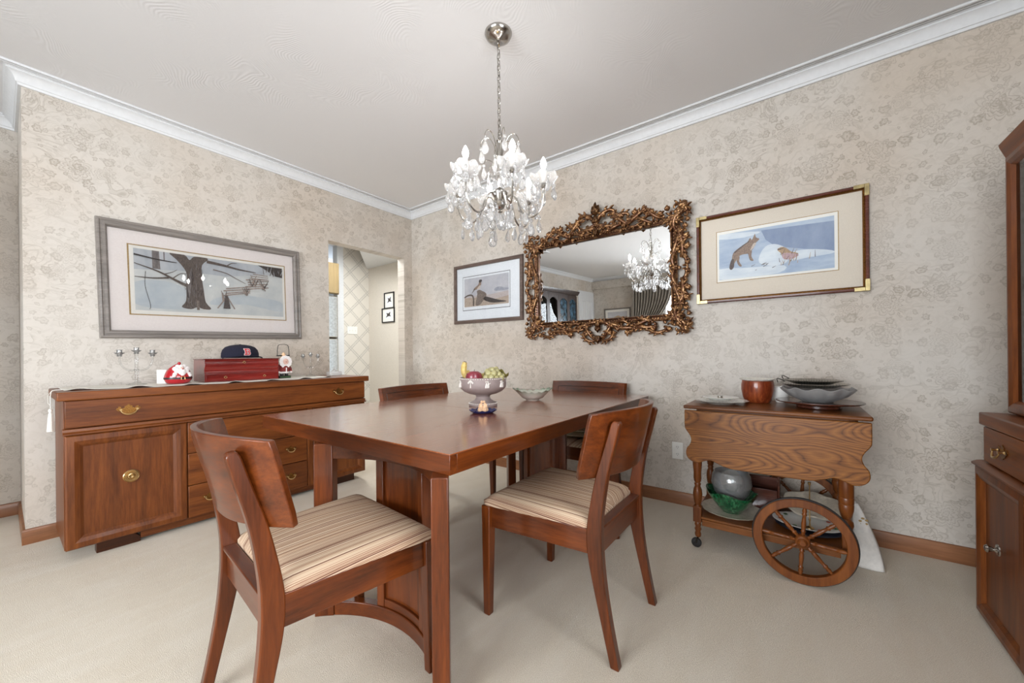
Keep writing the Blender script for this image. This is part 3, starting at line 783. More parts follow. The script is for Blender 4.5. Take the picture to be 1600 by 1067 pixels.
# ------------------------------------------------------------------ dining chairs
def make_chair(label, hw=.262, top=.845, wide=0.0, inlay=False):
    t = thing('dining_chair', label, 'chair', (0, 0, 0), 0, None)
    fx = .243 + wide; rx = .200 + wide
    for s in (-1, 1):
        MB().taper((s * (fx - .002), .250, 0), .0145, .0145, (s * fx, .243, .436), .021, .021).build('leg', M['chZ'], t, bevel=.004)
    # rear legs: swept side profile (y, z, depth)
    prof = [(-.262, 0, .030), (-.236, .12, .034), (-.212, .24, .042), (-.197, .34, .052), (-.193, .42, .054), (-.200, .50, .048), (-.222, .62, .040), (-.250, .72, .034), (-.272, top - .045, .030)]
    pr = catmull([(a_, b_, c_) for a_, b_, c_ in prof], 4)
    poly = [(p.x + p.z / 2, p.y) for p in pr] + [(pr[-1].x + .006, pr[-1].y + .012), (pr[-1].x - .010, pr[-1].y + .010)] + [(p.x - p.z / 2, p.y) for p in reversed(pr)]
    for s in (-1, 1):
        lean = MB(); lean.prism(poly, s * rx - .0155, s * rx + .0155, 'X')
        lg = lean.build('leg', M['chZ'], t, bevel=.004)
        for z in (.655, top - .085):
            y = -.232 - (z - .655) * .27
            MB().ball((s * (rx - .016), y, z), (.003, .0055, .0055), 10, 6).build('screw_plug', M['chX'], lg)
    for s in (-1, 1):
        m = MB()
        m.add([(s * (fx - .018) + dx, .225, z) for dx in (0, s * .022) for z in (.352, .436)] + [(s * (rx - .010) + dx, -.175, z) for dx in (0, s * .022) for z in (.352, .436)],
              [(0, 1, 3, 2), (4, 6, 7, 5), (0, 2, 6, 4), (1, 5, 7, 3), (0, 4, 5, 1), (2, 3, 7, 6)])
        m.build('side_rail', M['chY'], t, bevel=.002)
    MB().box(-fx + .02, fx - .02, .232, .256, .352, .436).build('front_rail', M['chX'], t, bevel=.002)
    rr = MB().box(-rx + .015, rx - .015, -.205, -.183, .345, .43).build('rear_rail', M['chX'], t, bevel=.002)
    MB().box(-rx + .015, rx - .015, -.216, -.180, .431, .443).build('rail_cap', M['chX'], rr, bevel=.003)
    # upholstered pad, domed, between rear posts
    fw, rw, y0, y1 = fx + .020, rx + .012, -.178, .266
    def surf(u, v):
        vv = v * 2 - 1; uu = u * 2 - 1
        y = y0 + (y1 - y0) * v
        w = rw + (fw - rw) * v
        rc = .03                       # rounded corners in plan
        ex = w - max(0, (abs(vv) * (y1 - y0) / 2 - ((y1 - y0) / 2 - rc))) ** 2 / rc * (.6 if v > .5 else .3)
        x = uu * ex
        ed = min(1, (1 - abs(uu)) * w / .05); ed2 = min(1, (1 - abs(vv)) * (y1 - y0) / 2 / .05)
        h = .440 + .022 * (1 - (1 - ed) ** 2.6) * (1 - (1 - ed2) ** 2.6) + .012 + .012 * (1 - uu * uu) * (1 - vv * vv)
        return (x, y, h)
    m = MB(); m.grid(surf, 30, 26)
    nu, nv = 30, 26
    rim = [i for i in range(nu + 1)] + [j * (nu + 1) + nu for j in range(1, nv + 1)] + [nv * (nu + 1) + i for i in range(nu - 1, -1, -1)] + [j * (nu + 1) for j in range(nv - 1, 0, -1)]
    k0 = len(m.v); m.v += [(m.v[i][0], m.v[i][1], .4375) for i in rim]
    L = len(rim)
    m.f += [(rim[i], rim[(i + 1) % L], k0 + (i + 1) % L, k0 + i) for i in range(L)] + [tuple(k0 + i for i in range(L))]
    m.mi += [0] * (L + 1)
    m.build('seat_pad', M['stripes'], t, ang=60)
    # curved back panel
    th = .017; zb = .612
    def mid(u): return (-.292 + .060 * u * u) if inlay else (-.306 + .098 * (abs(u) ** 2.2))
    def P(u, z, side):
        w = hw - (.010 if z < zb + .02 else 0)
        f_ = (z - zb) / (top - zb)
        y = mid(u) + .055 * (1 - f_) + side * th / 2
        sc_ = 1 - side * .03
        return (u * w * sc_, y, z - ((.002 if inlay else .010) * abs(u) ** 3 if f_ > .9 else 0))
    N, K = 28, 6
    vs = []; fs = []
    for side in (-1, 1):
        for j in range(K + 1):
            for i in range(N + 1): vs.append(P(-1 + 2 * i / N, zb + (top - zb) * j / K, side))
    S = (N + 1) * (K + 1)
    for j in range(K):
        for i in range(N):
            a_ = j * (N + 1) + i
            fs.append((a_, a_ + 1, a_ + N + 2, a_ + N + 1)); fs.append((S + a_, S + a_ + N + 1, S + a_ + N + 2, S + a_ + 1))
    for i in range(N): fs.append((i, S + i, S + i + 1, i + 1)); b = K * (N + 1) + i; fs.append((b, b + 1, S + b + 1, S + b))
    for j in range(K): b = j * (N + 1); fs.append((b, b + N + 1, S + b + N + 1, S + b)); c_ = b + N; fs.append((c_, S + c_, S + c_ + N + 1, c_ + N + 1))
    bk = MB().add(vs, fs).build('backrest', M['chX'], t, bevel=.003, ang=50)
    if inlay:
        pts = []
        for i in range(21):
            u = -.86 + 1.72 * i / 20; p = P(u, top - .040, 1); pts.append((p[0], p[1] + .0006, p[2]))
        for i in range(21):
            u = .86 - 1.72 * i / 20; p = P(u, zb + .035, 1); pts.append((p[0], p[1] + .0006, p[2]))
        MB().tube(pts, .0016, 4, True).build('inlay_line', M['black'], bk)
    return t
chA = make_chair('striped-seat wooden dining chair at the near left table end, largest and closest')
chB = copy_tree(chA); chB['label'] = 'striped-seat wooden dining chair at the near right side of the table, facing it'
chA.location = (.610, 1.232, 0); chA.rotation_euler = (0, 0, math.radians(-95))
chB.location = (1.402, .744, 0); chB.rotation_euler = (0, 0, 0)
chC = make_chair('wooden dining chair behind the table nearest the doorway, only its backrest above the top', .30, .82, .035, True)
chD = copy_tree(chC); chD['label'] = 'wooden dining chair at the far table end before the mirror wall, with folded cushions'
chC.location = (1.79, 1.965, 0); chC.rotation_euler = (0, 0, PI)
chD.location = (2.452, 1.283, 0); chD.rotation_euler = (0, 0, PI / 2)
for o in (chA, chB, chC, chD): o['group'] = 'dining chairs around the table'
# beige cushions on the far chair
M['cushion'] = flat('beige_cushion', rgb(196, 184, 158), .85, scale=200, var=.05)
for k, (z, dx, nm) in enumerate(((.505, 0, 'flat beige seat cushion on the far end chair, lower of two'), (.542, .015, 'flat beige seat cushion on the far end chair, upper of two'))):
    m = MB()
    def f(u, v, s_=1):
        a_, b_ = u * 2 - 1, v * 2 - 1
        e_ = (1 - abs(a_) ** 6) * (1 - abs(b_) ** 6)
        return (.195 * a_ * (1 - .06 * b_ * b_), .205 * b_ * (1 - .06 * a_ * a_), s_ * .017 * max(e_, 0) ** .4)
    m.grid(lambda u, v: f(u, v, 1), 18, 18); m.grid(lambda u, v: f(u, v, -1), 18, 18)
    bm_ = bmesh.new(); me_ = bpy.data.meshes.new('t'); me_.from_pydata(m.v, [], m.f); bm_.from_mesh(me_); bmesh.ops.remove_doubles(bm_, verts=bm_.verts, dist=1e-5)
    m = MB().add([tuple(v.co) for v in bm_.verts], [tuple(v.index for v in f_.verts) for f_ in bm_.faces]); bm_.free()
    o = m.build('seat_cushion', M['cushion'], ang=70); o.location = (2.41 - dx, 1.27, z); o.rotation_euler = (0, 0, .05 * k)
    tag(o, nm, 'cushion', 'cushions on the far end chair')

# ------------------------------------------------------------------ sideboard
M['shaded_foot'] = wood('shaded_foot_wood', rgb(40, 18, 6), rgb(60, 28, 10), rgb(78, 38, 14), 'X')  # front feet wood darkened, shade under the doors put into the colour
SX0, SX1, SF = .188, 1.845, 2.93
sb = thing('sideboard', 'long walnut sideboard with brass pulls against the left wall', 'sideboard', (0, 0, 0))
mb = MB(); mb.box(SX0, SX1, SF + .02, 3.415, .067, .822)
mb.build('body', M['walZ'], sb, bevel=.002)
MB().box(SX0 - .023, SX1 + .023, SF - .025, 3.425, .8225, .866).build('top', M['walX'], sb, bevel=.006, seg=3)
mb = MB(); mb.prism([(SF - .012, .648), (SF - .012, .656), (SF + .002, .662), (SF + .004, .676), (SF + .02, .680), (SF + .02, .646)], SX0 - .004, SX1 + .004, 'X')
mb.build('waist_moulding', M['walX'], sb, bevel=.001)
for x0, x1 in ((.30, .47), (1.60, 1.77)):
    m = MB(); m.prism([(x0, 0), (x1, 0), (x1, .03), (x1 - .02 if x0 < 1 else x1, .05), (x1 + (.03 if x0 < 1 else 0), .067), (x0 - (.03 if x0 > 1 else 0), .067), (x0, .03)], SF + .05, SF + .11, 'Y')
    m.build('foot', M['shaded_foot'], sb, bevel=.003)
    m = MB(); m.prism([(x0, 0), (x1, 0), (x1, .067), (x0, .067)], 3.33, 3.40, 'Y'); m.build('foot', M['walX'], sb, bevel=.003)
MB().box(.47, 1.60, SF + .045, SF + .06, .02, .067).build('plinth', M['walX'], sb)
def raised_frame(mb, x0, x1, z0_, z1_, yf, w=.062, d=.018):
    """mitred thick frame around a recessed panel, facing -y"""
    T0 = mb.T.copy(); mb.T = mb.T @ Matrix.Translation(((x0 + x1) / 2, 0, (z0_ + z1_) / 2))
    rect_sweep(mb, x1 - x0, z1_ - z0_, [(0, yf + d), (0, yf + .004), (.006, yf - .001), (w * .5, yf - .004), (w * .8, yf + .002), (w, yf + .012), (w, yf + d)])
    mb.T = T0
def pull(parent, x, z, y, w=.098, back=True):
    """batwing back plate with a hanging bail; faces -y"""
    m = MB(); m.m = 1
    s = w / .098
    out = [(-.049, .006), (-.044, .013), (-.038, .012), (-.040, .021), (-.031, .019), (-.026, .010), (-.014, .013), (-.016, .021), (-.007, .024), (0, .032), (.007, .024), (.016, .021), (.014, .013), (.026, .010), (.031, .019), (.040, .021), (.038, .012), (.044, .013), (.049, .006),
           (.041, -.003), (.034, -.005), (.026, -.016), (.012, -.020), (.006, -.026), (-.006, -.026), (-.012, -.020), (-.026, -.016), (-.034, -.005), (-.041, -.003)]
    m.prism([(x + a_ * s, z + b_ * s) for a_, b_ in out], y - .0025, y - .0002, 'Y')
    m.m = 0
    for sx in (-1, 1):
        m.lathe([(0, 0), (.0055, 0), (.0045, .004), (.003, .012), (.0055, .016), (0, .019)], 10, (x + sx * .032 * s, y - .0205, z + .004 * s), None, 'Y')
    pts = [(x + s * .032 * math.sin(a_), y - .016 - .006 * math.cos(a_), z + s * (.004 - .027 * math.cos(a_) ** 1 if abs(a_) < PI / 2 else .004)) for a_ in [(-PI / 2) + PI * i / 14 for i in range(15)]]
    rad = [.0022 + .0022 * math.sin(PI * i / 14) ** 2 for i in range(15)]
    m.tube(pts, rad, 8)
    return m.build('drawer_pull', [M['brass'], M['bronze']], parent, bevel=0)
def drawer(parent, x0, x1, z0_, z1_, pulls, y=SF, mat='walX', plain=True):
    d = MB().box(x0, x1, y, y + .022, z0_, z1_).build('drawer', M[mat], parent, bevel=.003)
    for px, pz, w in pulls: pull(d, px, pz, y, w)
    return d
drawer(sb, SX0 + .004, SX1 - .004, .684, .820, [(.419, .752, .098), (1.61, .752, .098)], y=SF - .002)
for z0_, z1_ in ((.457, .644), (.264, .453), (.070, .260)):
    drawer(sb, .672, 1.366, z0_, z1_, [(.775, (z0_ + z1_) / 2 + .008, .075), (1.249, (z0_ + z1_) / 2 + .008, .075)])
MB().box(1.370, 1.409, SF, SF + .02, .068, .645).build('stile', M['walZ'], sb, bevel=.002)
def rosette(parent, x, z, y, r=.034, name='knob'):
    m = MB(); m.lathe([(0, -.014), (.007, -.015), (.010, -.008), (.014, -.007), (.018, -.012), (.021, -.012), (.024, -.006), (.028, -.006), (.031, -.009), (r, -.006), (r, 0)], 28, (x, y, z), None, 'Y')
    return m.build(name, M['brass'], parent)
for x0, x1, kx in ((SX0 + .003, .668, .429), (1.413, SX1 - .003, 1.628)):
    m = MB(); raised_frame(m, x0, x1, .068, .645, SF); d = m.build('door', M['walZ'], sb, ang=20)
    MB().box(x0 + .058, x1 - .058, SF + .013, SF + .019, .126, .587).build('door_panel', M['walZ'], d)
    rosette(d, kx, .386 if kx < 1 else .37, SF + .0125)

# lace runner lying on the sideboard, with a tassel hanging over its left end
M['lace'] = flat('white_lace', rgb(226, 222, 212), .9, scale=260, var=.06)
rn = thing('lace_runner', 'white lace runner with scalloped edge and tassel along the sideboard top', 'runner', (0, 0, 0))
def rf(u, v):
    x = SX0 + .01 + u * (1.60 - SX0); yb = 3.40; yf = 2.922 + .12 * max(0, .32 - u) / .32 + .10 * max(0, u - .84) / .16 + .010 * abs(math.sin(u * 26)) 
    y = yb + (yf - yb) * v
    return (x, y, .8685 + .0008 * math.sin(u * 60 + v * 9) + .011 * max(0, v - .90) / .10 * max(0, math.sin(u * 40)) ** 2)
m = MB().grid(rf, 150, 24); m.build('runner_cloth', M['lace'], rn, solid=.0012)
m = MB()
yt = 3.12
m.tube([(.20, yt, .8695), (.172, yt, .8695), (.160, yt, .864), (.157, yt, .84), (.157, yt, .775)], .0022, 6)
m.lathe([(.0, .775), (.007, .772), (.009, .762), (.006, .752), (.008, .748), (.011, .72), (.014, .668), (.015, .655), (0, .655)], 14, (.157, yt, 0), lambda th, i: (1 + .06 * math.sin(th * 9), 0))
m.build('tassel', M['lace'], rn)
def f_end(u, v):
    return (.164 - .001, 3.40 - u * .22, .869 - v * (.05 + .02 * math.sin(u * 12)))
m = MB(); m.tube([(.164, yt + .02, .868), (.150, yt + .035, .84), (.150, yt + .02, .80), (.157, yt, .79)], .0012, 5); m.build('looped_cord', M['lace'], rn)

# ------------------------------------------------------------------ china cabinet at the right edge
cc = thing('china_cabinet', 'tall walnut china cabinet cut off by the right edge of the view', 'cabinet', (0, 0, 0))
CF, CX0, CX1, CB = -.56, 1.05, 2.292, -1.00
# everything is built facing -y and turned round to face +y
def T_face(): return Matrix.Translation((0, CF, 0)) @ Matrix.Rotation(PI, 4, 'Z')
def C(): m = MB(); m.T = T_face(); return m
MB().box(CX0, CX1, CB, CF - .02, .012, .585).build('base_body', M['walZ'], cc, bevel=.002)
MB().box(CX0 + .03, CX1 - .03, CB + .02, CF - .05, 0, .0125).build('plinth', M['walX'], cc)
MB().prism([(CF + .008, .585), (CF + .008, .592), (CF - .006, .600), (CF - .02, .602), (CB, .602), (CB, .585)], CX0 - .006, CX1 + .004, 'X').build('waist_moulding', M['walX'], cc, bevel=.001)
MB().box(CX0 + .01, CX1 - .03, CB, CF - .035, .602, .742).build('drawer_body', M['walZ'], cc, bevel=.002)
MB().box(CX0 - .01, CX1 - .006, CB - .001, CF - .010, .742, .790).build('counter_top', M['walX'], cc, bevel=.005, seg=3)
nD = 3; wD = (CX1 - CX0) / nD
for k in range(nD):
    xr = CX1 - k * wD; xl = xr - wD
    m = C(); raised_frame(m, -xr + .003, -xl - .003, .014, .583, 0, .055, .018); d = m.build('door', M['walZ'], cc, ang=20)
    m = C(); m.box(-xr + .054, -xl - .054, .013, .019, .066, .530); m.build('door_panel', M['walZ'], d)
    kx = {0: 2.125, 1: 1.62, 2: 1.2}[k]
    m = C(); m.lathe([(0, -.034), (.010, -.032), (.014, -.026), (.009, -.018), (.005, -.010), (.010, -.004), (.019, -.003), (.021, 0)], 20, (-kx, .013, .315), None, 'Y'); m.build('knob', M['steel'], d)
    xa, xb = (xl + .012 if k < 2 else CX0 + .014), xr - (.034 if k == 0 else .006)
    m = C(); m.box(-xb, -xa, .015, .034, .607, .738); dr = m.build('drawer', M['walX'], cc, bevel=.003)
    b_ = pull(dr, 0, 0, 0, .085); b_.location = ((xa + xb) / 2 if k else 2.085, CF - .015, .672); b_.rotation_euler = (0, 0, PI)
# glazed upper part set back on the counter
HF, HX = -.655, 2.262
m = MB(); m.box(HX - .02, HX, CB, HF - .0, .790, 1.755); m.box(CX0, CX0 + .02, CB, HF, .790, 1.755); m.box(CX0 + .02, HX - .02, CB, CB + .012, .790, 1.755); m.box(CX0 + .02, HX - .02, CB + .012, HF, .790, .81); m.box(CX0 + .02, HX - .02, CB + .012, HF, 1.735, 1.755)
for z in (1.1, 1.42): m.box(CX0 + .02, HX - .02, CB + .012, HF - .03, z, z + .016)
m.build('hutch_body', M['walZ'], cc, bevel=.002)
MB().prism([(HF + .012, 1.756), (HF + .028, 1.80), (HF + .030, 1.812), (CB, 1.812), (CB, 1.756)], CX0 - .02, HX + .022, 'X').build('cornice', M['walX'], cc, bevel=.002)
wG = (HX - CX0) / 3
for k in range(3):
    xr = HX - k * wG; xl = xr - wG
    m = MB(); m.T = Matrix.Translation((0, HF + .02, 0)) @ Matrix.Rotation(PI, 4, 'Z')
    raised_frame(m, -xr + .002, -xl - .002, .795, 1.752, 0, .048, .019); d = m.build('glazed_door', M['walZ'], cc, ang=20)
    m = MB(); m.box(xl + .045, xr - .045, HF + .004, HF + .008, .84, 1.707); m.build('door_glass', M['pane'], d)

# ------------------------------------------------------------------ tea trolley
LX = 2.17                                   # outer face of the hanging leaf
tt = thing('tea_trolley', 'oak drop-leaf tea trolley with large spoked wheels against the right wall', 'trolley', (0, 0, 0))
yr, yl, yc = -.252, .479, .1135
RX0, RX1 = 2.185, 2.60
def leaf_outline():
    zt_ = .730
    R_ = [(yr, zt_), (yr, .655), (yr + .004, .63), (yr + .024, .60), (yr + .032, .575), (yr + .024, .548), (yr + .010, .528), (yr + .006, .50), (yr + .014, .478), (yr + .034, .462), (yr + .062, .458), (yr + .095, .471), (yr + .125, .478), (yr + .155, .466), (yr + .20, .452), (yr + .26, .449)]
    L_ = [(yc * 2 - y, z) for y, z in reversed(R_)]
    pts = catmull([(a_, b_, 0) for a_, b_ in R_ + L_], 3)
    return [(p.x, p.y) for p in pts]
MB().prism(leaf_outline(), LX, LX + .016, 'X').build('drop_leaf', M['oak'], tt, bevel=.004)
MB().prism(leaf_outline(), RX1 + .02, RX1 + .036, 'X').build('drop_leaf', M['oak'], tt, bevel=.004)
m = MB(); m.prism([(LX - .006, yr - .004), (RX1 + .04, yr - .004), (RX1 + .04, yl + .004), (LX - .006, yl + .004)], .737, .756); m.build('top', M['oakY'], tt, bevel=.006)
m = MB(); m.box(RX0 + .012, RX0 + .032, yr + .07, yl - .07, .665, .7365); m.build('apron', M['oakY'], tt, bevel=.002)
MB().box(RX1 - .02, RX1, yr + .07, yl - .07, .665, .7365).build('apron', M['oakY'], tt, bevel=.002)
for y in (yr + .05, yl - .07): MB().box(RX0 + .032, RX1 - .02, y, y + .02, .665, .7365).build('end_apron', M['oakZ'], tt, bevel=.002)
SHZ = .172
def turned(parent, x, y, prof, name='leg', n=20, mat='oakZ'):
    return MB().lathe([(0, prof[0][1])] + prof + [(0, prof[-1][1])], n, (x, y, 0)).build(name, M[mat], parent, ang=50)
cas = [(.010, .058), (.014, .062), (.016, .075), (.012, .088), (.017, .10), (.012, .112), (.017, .124), (.013, .136), (.018, .140)]
upp = [(.018, .222), (.013, .232), (.018, .240), (.021, .262), (.023, .285), (.020, .310), (.013, .328), (.017, .338), (.013, .346), (.018, .356), (.017, .362), (.0195, .366), (.0185, .40), (.0225, .44), (.0225, .60), (.022, .70)]
for x in (RX0 + .022, RX1 - .012):
    y = .425
    lg = turned(tt, x, y, [(.011, .0)] and cas, 'leg'); 
    MB().box(x - .020, x + .020, y - .020, y + .020, .140, .222).build('leg_block', M['oakZ'], lg, bevel=.003)
    MB().lathe([(0, .222)] + upp + [(0, .70)], 20, (x, y, 0)).build('turned_post', M['oakZ'], lg, ang=50)
    m = MB(); m.lathe([(0, -.010), (.016, -.010), (.024, -.006), (.025, 0), (.024, .006), (.016, .010), (0, .010)], 20, (x, y + .008, .0255), None, 'X')
    ca = m.build('caster_wheel', M['rubber'], tt)
    m = MB(); m.tube([(x - .014, y + .008, .028), (x - .014, y + .002, .052), (x, y, .058), (x + .014, y + .002, .052), (x + .014, y + .008, .028)], .004, 6); m.build('caster_fork', M['dark_metal'], ca)
    # wheel-end posts
    y2 = -.170
    w_ = [(.012, .250), (.022, .258), (.026, .272), (.024, .288), (.014, .300), (.020, .312), (.026, .34), (.027, .362), (.0255, .365), (.027, .368), (.0275, .392), (.026, .395), (.0275, .398), (.027, .45), (.024, .50), (.024, .70)]
    lg2 = turned(tt, x, y2, w_, 'leg')
    MB().box(x - .016, x + .016, y2 - .016, y2 + .016, .150, .2495).build('leg_block', M['oakZ'], lg2, bevel=.003)
MB().box(RX0 + .004, RX1 + .006, -.190, .445, SHZ - .012, SHZ).build('shelf', M['oakY'], tt, bevel=.003)
MB().box(RX0 + .002, RX0 + .022, -.150, .402, SHZ - .045, SHZ - .0125).build('shelf_rail', M['oakY'], tt, bevel=.002)
MB().box(RX1 - .02, RX1, -.150, .402, SHZ - .045, SHZ - .0125).build('shelf_rail', M['oakY'], tt, bevel=.002)
WR, wy, wz = .190, -.016, .190
for xa, xb in ((2.155, 2.186), (2.601, 2.626)): MB().tube([(xa, wy, wz - .03), (xb, wy, wz - .03)], .009, 10).build('axle', M['dark_metal'], tt)
for wx, sg in ((2.128, 1), (2.652, -1)):
    m = MB(); m.lathe([(.150, -.013), (.153, -.016), (.184, -.016), (.186, -.013), (.186, .013), (.184, .016), (.153, .016), (.150, .013), (.150, -.013)], 72, (wx, wy, wz), None, 'X')
    wh = m.build('wheel', M['oakZ'], tt, ang=30)
    MB().lathe([(.186, -.009), (.190, -.007), (.1915, 0), (.190, .007), (.186, .009), (.1855, 0), (.186, -.009)], 72, (wx, wy, wz), None, 'X').build('tyre', M['rubber'], wh)
    pr = [(0, -.034), (.010, -.034), (.017, -.028), (.019, -.022), (.024, -.020), (.028, -.014), (.028, .014), (.024, .020), (.018, .026), (0, .028)]
    MB().lathe([(r_, sg * z_) for r_, z_ in pr], 26, (wx, wy, wz), None, 'X').build('hub', M['oakZ'], wh)
    sp = [(.0065, .024), (.0065, .036), (.0105, .044), (.0065, .050), (.0085, .058), (.0095, .075), (.0075, .098), (.0065, .112), (.0105, .119), (.0070, .125), (.0095, .134), (.0060, .150), (.006, .153)]
    for k in range(8):
        m = MB(); m.T = Matrix.Translation((wx, wy, wz)) @ Matrix.Rotation(2 * PI * (k + .08) / 8, 4, 'X'); m.lathe(sp, 12)
        m.build('spoke', M['oakZ'], wh, ang=50)

# ------------------------------------------------------------------ things on and in the trolley
def lathe_thing(name, label, cat, mat, prof, loc, n=40, mod=None, group=None, ang=40):
    o = MB().lathe(prof, n, (0, 0, 0), mod).build(name, mat, None, ang=ang)
    o.location = loc
    return tag(o, label, cat, group)
TTZ = .7565
M['lace_plate'] = flat('patterned_white_china', rgb(214, 212, 204), .25, coat=.4, scale=110, var=.14)
lathe_thing('serving_plate', 'large white patterned plate with scalloped rim, the lower one on the trolley top', 'plate', M['lace_plate'],
            [(0, .004), (.06, .004), (.065, 0), (.07, .004), (.105, .012), (.128, .017), (.130, .019), (.105, .016), (.07, .008), (0, .008)], (2.335, .330, TTZ), 60, lambda th, i: (1 + (.025 * math.cos(th * 12) if i in (4, 5, 6, 7) else 0), 0))
pt = thing('small_plate', 'small plain white plate on top of the patterned plate', 'plate', (2.345, .335, TTZ + .019))
MB().lathe([(0, .004), (.045, .004), (.05, 0), (.055, .004), (.088, .014), (.090, .016), (.086, .017), (.05, .009), (0, .008)], 40).build('plate', M['white_china'], pt)
MB().lathe([(0, 0), (.014, 0), (.014, .012), (.008, .014), (0, .014)], 16, (0, .0, .008)).build('lid_knob', M['silver'], pt)
# round wooden canister with lace doily
M['segwood'] = wood('striped_hardwood', rgb(54, 16, 8), rgb(118, 44, 20), rgb(176, 92, 48), 'Z', rough=.3, coat=.4, scale=2.2)
jr = thing('wooden_canister', 'round striped wooden canister under a lace doily behind the plates', 'canister', (2.49, .172, TTZ))
m = MB(); m.lathe([(0, 0), (.055, 0), (.060, .004), (.070, .03), (.078, .07), (.078, .095), (.074, .118), (.070, .120), (0, .120)], 36).build('body', M['segwood'], jr)
MB().lathe([(0, .1205), (.070, .1205), (.082, .128), (.084, .131), (.07, .1235), (0, .1235)], 48, (0, 0, 0), lambda th, i: (1 + (.06 * math.cos(th * 14) if i in (2, 3) else 0), 0)).build('lace_doily', M['lace'], jr)
cp = thing('white_cup', 'white china cup between the canister and the glass bowl', 'cup', (2.560, .070, TTZ), PI)
MB().lathe([(0, 0), (.022, 0), (.024, .006), (.036, .03), (.042, .07), (.043, .085), (.040, .085), (.034, .03), (0, .01)], 28).build('cup_body', M['white_china'], cp)
m = MB(); m.tube([(-.036, .02, .072), (-.052, .028, .066), (-.056, .03, .045), (-.046, .026, .028), (-.033, .018, .026)], .004, 8); m.build('cup_handle', M['white_china'], cp)
# wooden turntable, glass bowl, pierced metal tray
M['dark_wood'] = wood('dark_turned_wood', rgb(40, 18, 12), rgb(70, 34, 24), rgb(100, 54, 38), 'Y', rough=.25, coat=.4)
lathe_thing('lazy_susan', 'dark wooden turntable tray under the stacked bowls on the trolley', 'tray', M['dark_wood'],
            [(0, 0), (.085, 0), (.090, .004), (.090, .014), (.085, .018), (.12, .020), (.165, .027), (.172, .031), (.172, .034), (.165, .035), (.10, .030), (0, .030)], (2.395, -.085, TTZ), 56)
BZ = TTZ + .031
def petal(n, amp): return lambda th, i: (1 + (amp * abs(math.cos(th * n / 2)) * min(1, i / 3)), 0)
lathe_thing('glass_bowl', 'large scalloped pressed-glass bowl on the wooden turntable', 'bowl', M['glass_bowl'],
            [(0, .0), (.060, .0), (.062, .004), (.105, .026), (.128, .054), (.138, .066), (.136, .068), (.123, .056), (.100, .031), (.06, .009), (0, .008)], (2.39, -.080, BZ), 72, lambda th, i: (1 + .08 * abs(math.cos(th * 6)) * min(1, i / 3 if i < 5 else 1), 0.006 * math.cos(th * 10) if 3 < i < 8 else 0))
M['pierced'] = None
t = NT('pierced_metal'); vo = t.n('ShaderNodeTexVoronoi'); vo.inputs['Scale'].default_value = 95; vo.inputs['Randomness'].default_value = .1; t.l(t.obj(), vo.inputs['Vector'])
t.bsdf(t.ramp(vo.outputs['Distance'], [(.28, rgb(40, 36, 34)), (.40, rgb(150, 146, 138))]), .28, .9); M['pierced'] = t.m
for k, (r_, z_, nm) in enumerate(((.142, .0, 'wide pierced silver tray resting in the glass bowl, lower of two'), (.118, .016, 'smaller pierced silver tray on top of the bowl stack'))):
    tr = thing('pierced_tray', nm, 'tray', (2.39, -.062, BZ + .0695 + z_), 0, 'pierced trays on the trolley')
    MB().lathe([(0, .0), (r_ * .62, .0), (r_ * .66, .002), (r_ * .80, .010), (r_, .017), (r_ * 1.01, .019), (r_, .020), (r_ * .80, .0125), (r_ * .66, .005), (0, .0025)], 56).build('tray_dish', M['pierced'], tr)
    m = MB(); m.tube([(r_ * .98 * math.cos(.9 + .5 * a_), r_ * 1.0 * math.sin(.9 + .5 * a_) + .012 * math.sin(PI * (a_ + .0)), .020 + .016 * math.sin(PI * a_)) for a_ in [i / 12 for i in range(13)]], .0022, 6); m.build('tray_handle', M['dark_metal'], tr)

# lower shelf
SZ = SHZ + .0005
M['cream_plate'] = flat('cream_glazed_plate', rgb(206, 196, 178), .25, coat=.5, scale=60, var=.07)
lathe_thing('gilt_platter', 'round cream platter with gilt rim under the green bowl', 'plate', M['cream_plate'],
            [(0, .003), (.08, .003), (.085, 0), (.09, .004), (.135, .016), (.145, .019), (.146, .021), (.135, .019), (.085, .008), (0, .007)], (2.345, .285, SZ), 60, lambda th, i: (1 + (.012 * math.cos(th * 20) if i > 3 and i < 8 else 0), 0))
M['green_glaze'] = None
t = NT('green_glaze'); n1 = t.noise(t.mapping(t.obj(), (1, 1, .35)), 70, 4, .7); t.bsdf(t.ramp(n1, [(.3, rgb(6, 44, 24)), (.55, rgb(20, 88, 52)), (.72, rgb(86, 148, 104))]), .12, 0, .8, t.bump(n1, .25, .003)); M['green_glaze'] = t.m
def lob(th, i): return (1 + .02 * math.cos(th * 8), 0.010 * math.cos(th * 4 + .6) if i in (5, 6, 7) else 0)
gb = thing('green_bowl', 'deep green glazed leaf bowl on the lower trolley shelf', 'bowl', (2.345, .285, SZ + .009))
MB().lathe([(0, 0), (.048, 0), (.050, .004), (.054, .006), (.088, .045), (.118, .098), (.121, .108), (.117, .108), (.086, .052), (.05, .014), (0, .010)], 56, (0, 0, 0), lob).build('bowl', M['green_glaze'], gb)
gl_ = MB().lathe([(0, 0), (.05, .0), (.056, .004), (.095, .05), (.112, .10), (.106, .145), (.092, .168), (.090, .168), (.103, .143), (.108, .10), (.09, .052), (.05, .008), (0, .005)], 48).build('clear_bowl', M['cupglass'], None)
gl_.location = (2.345, .285, SZ + .062); gl_.scale = (.86, .86, .95); tag(gl_, 'large clear glass bowl nested in the green bowl', 'bowl')
pm = thing('painted_platter', 'oval white painted platter leaning on the lower shelf behind the wheel', 'platter', (2.36, -.035, SZ + .0125), 0, None, rot=(0, 0, 0))
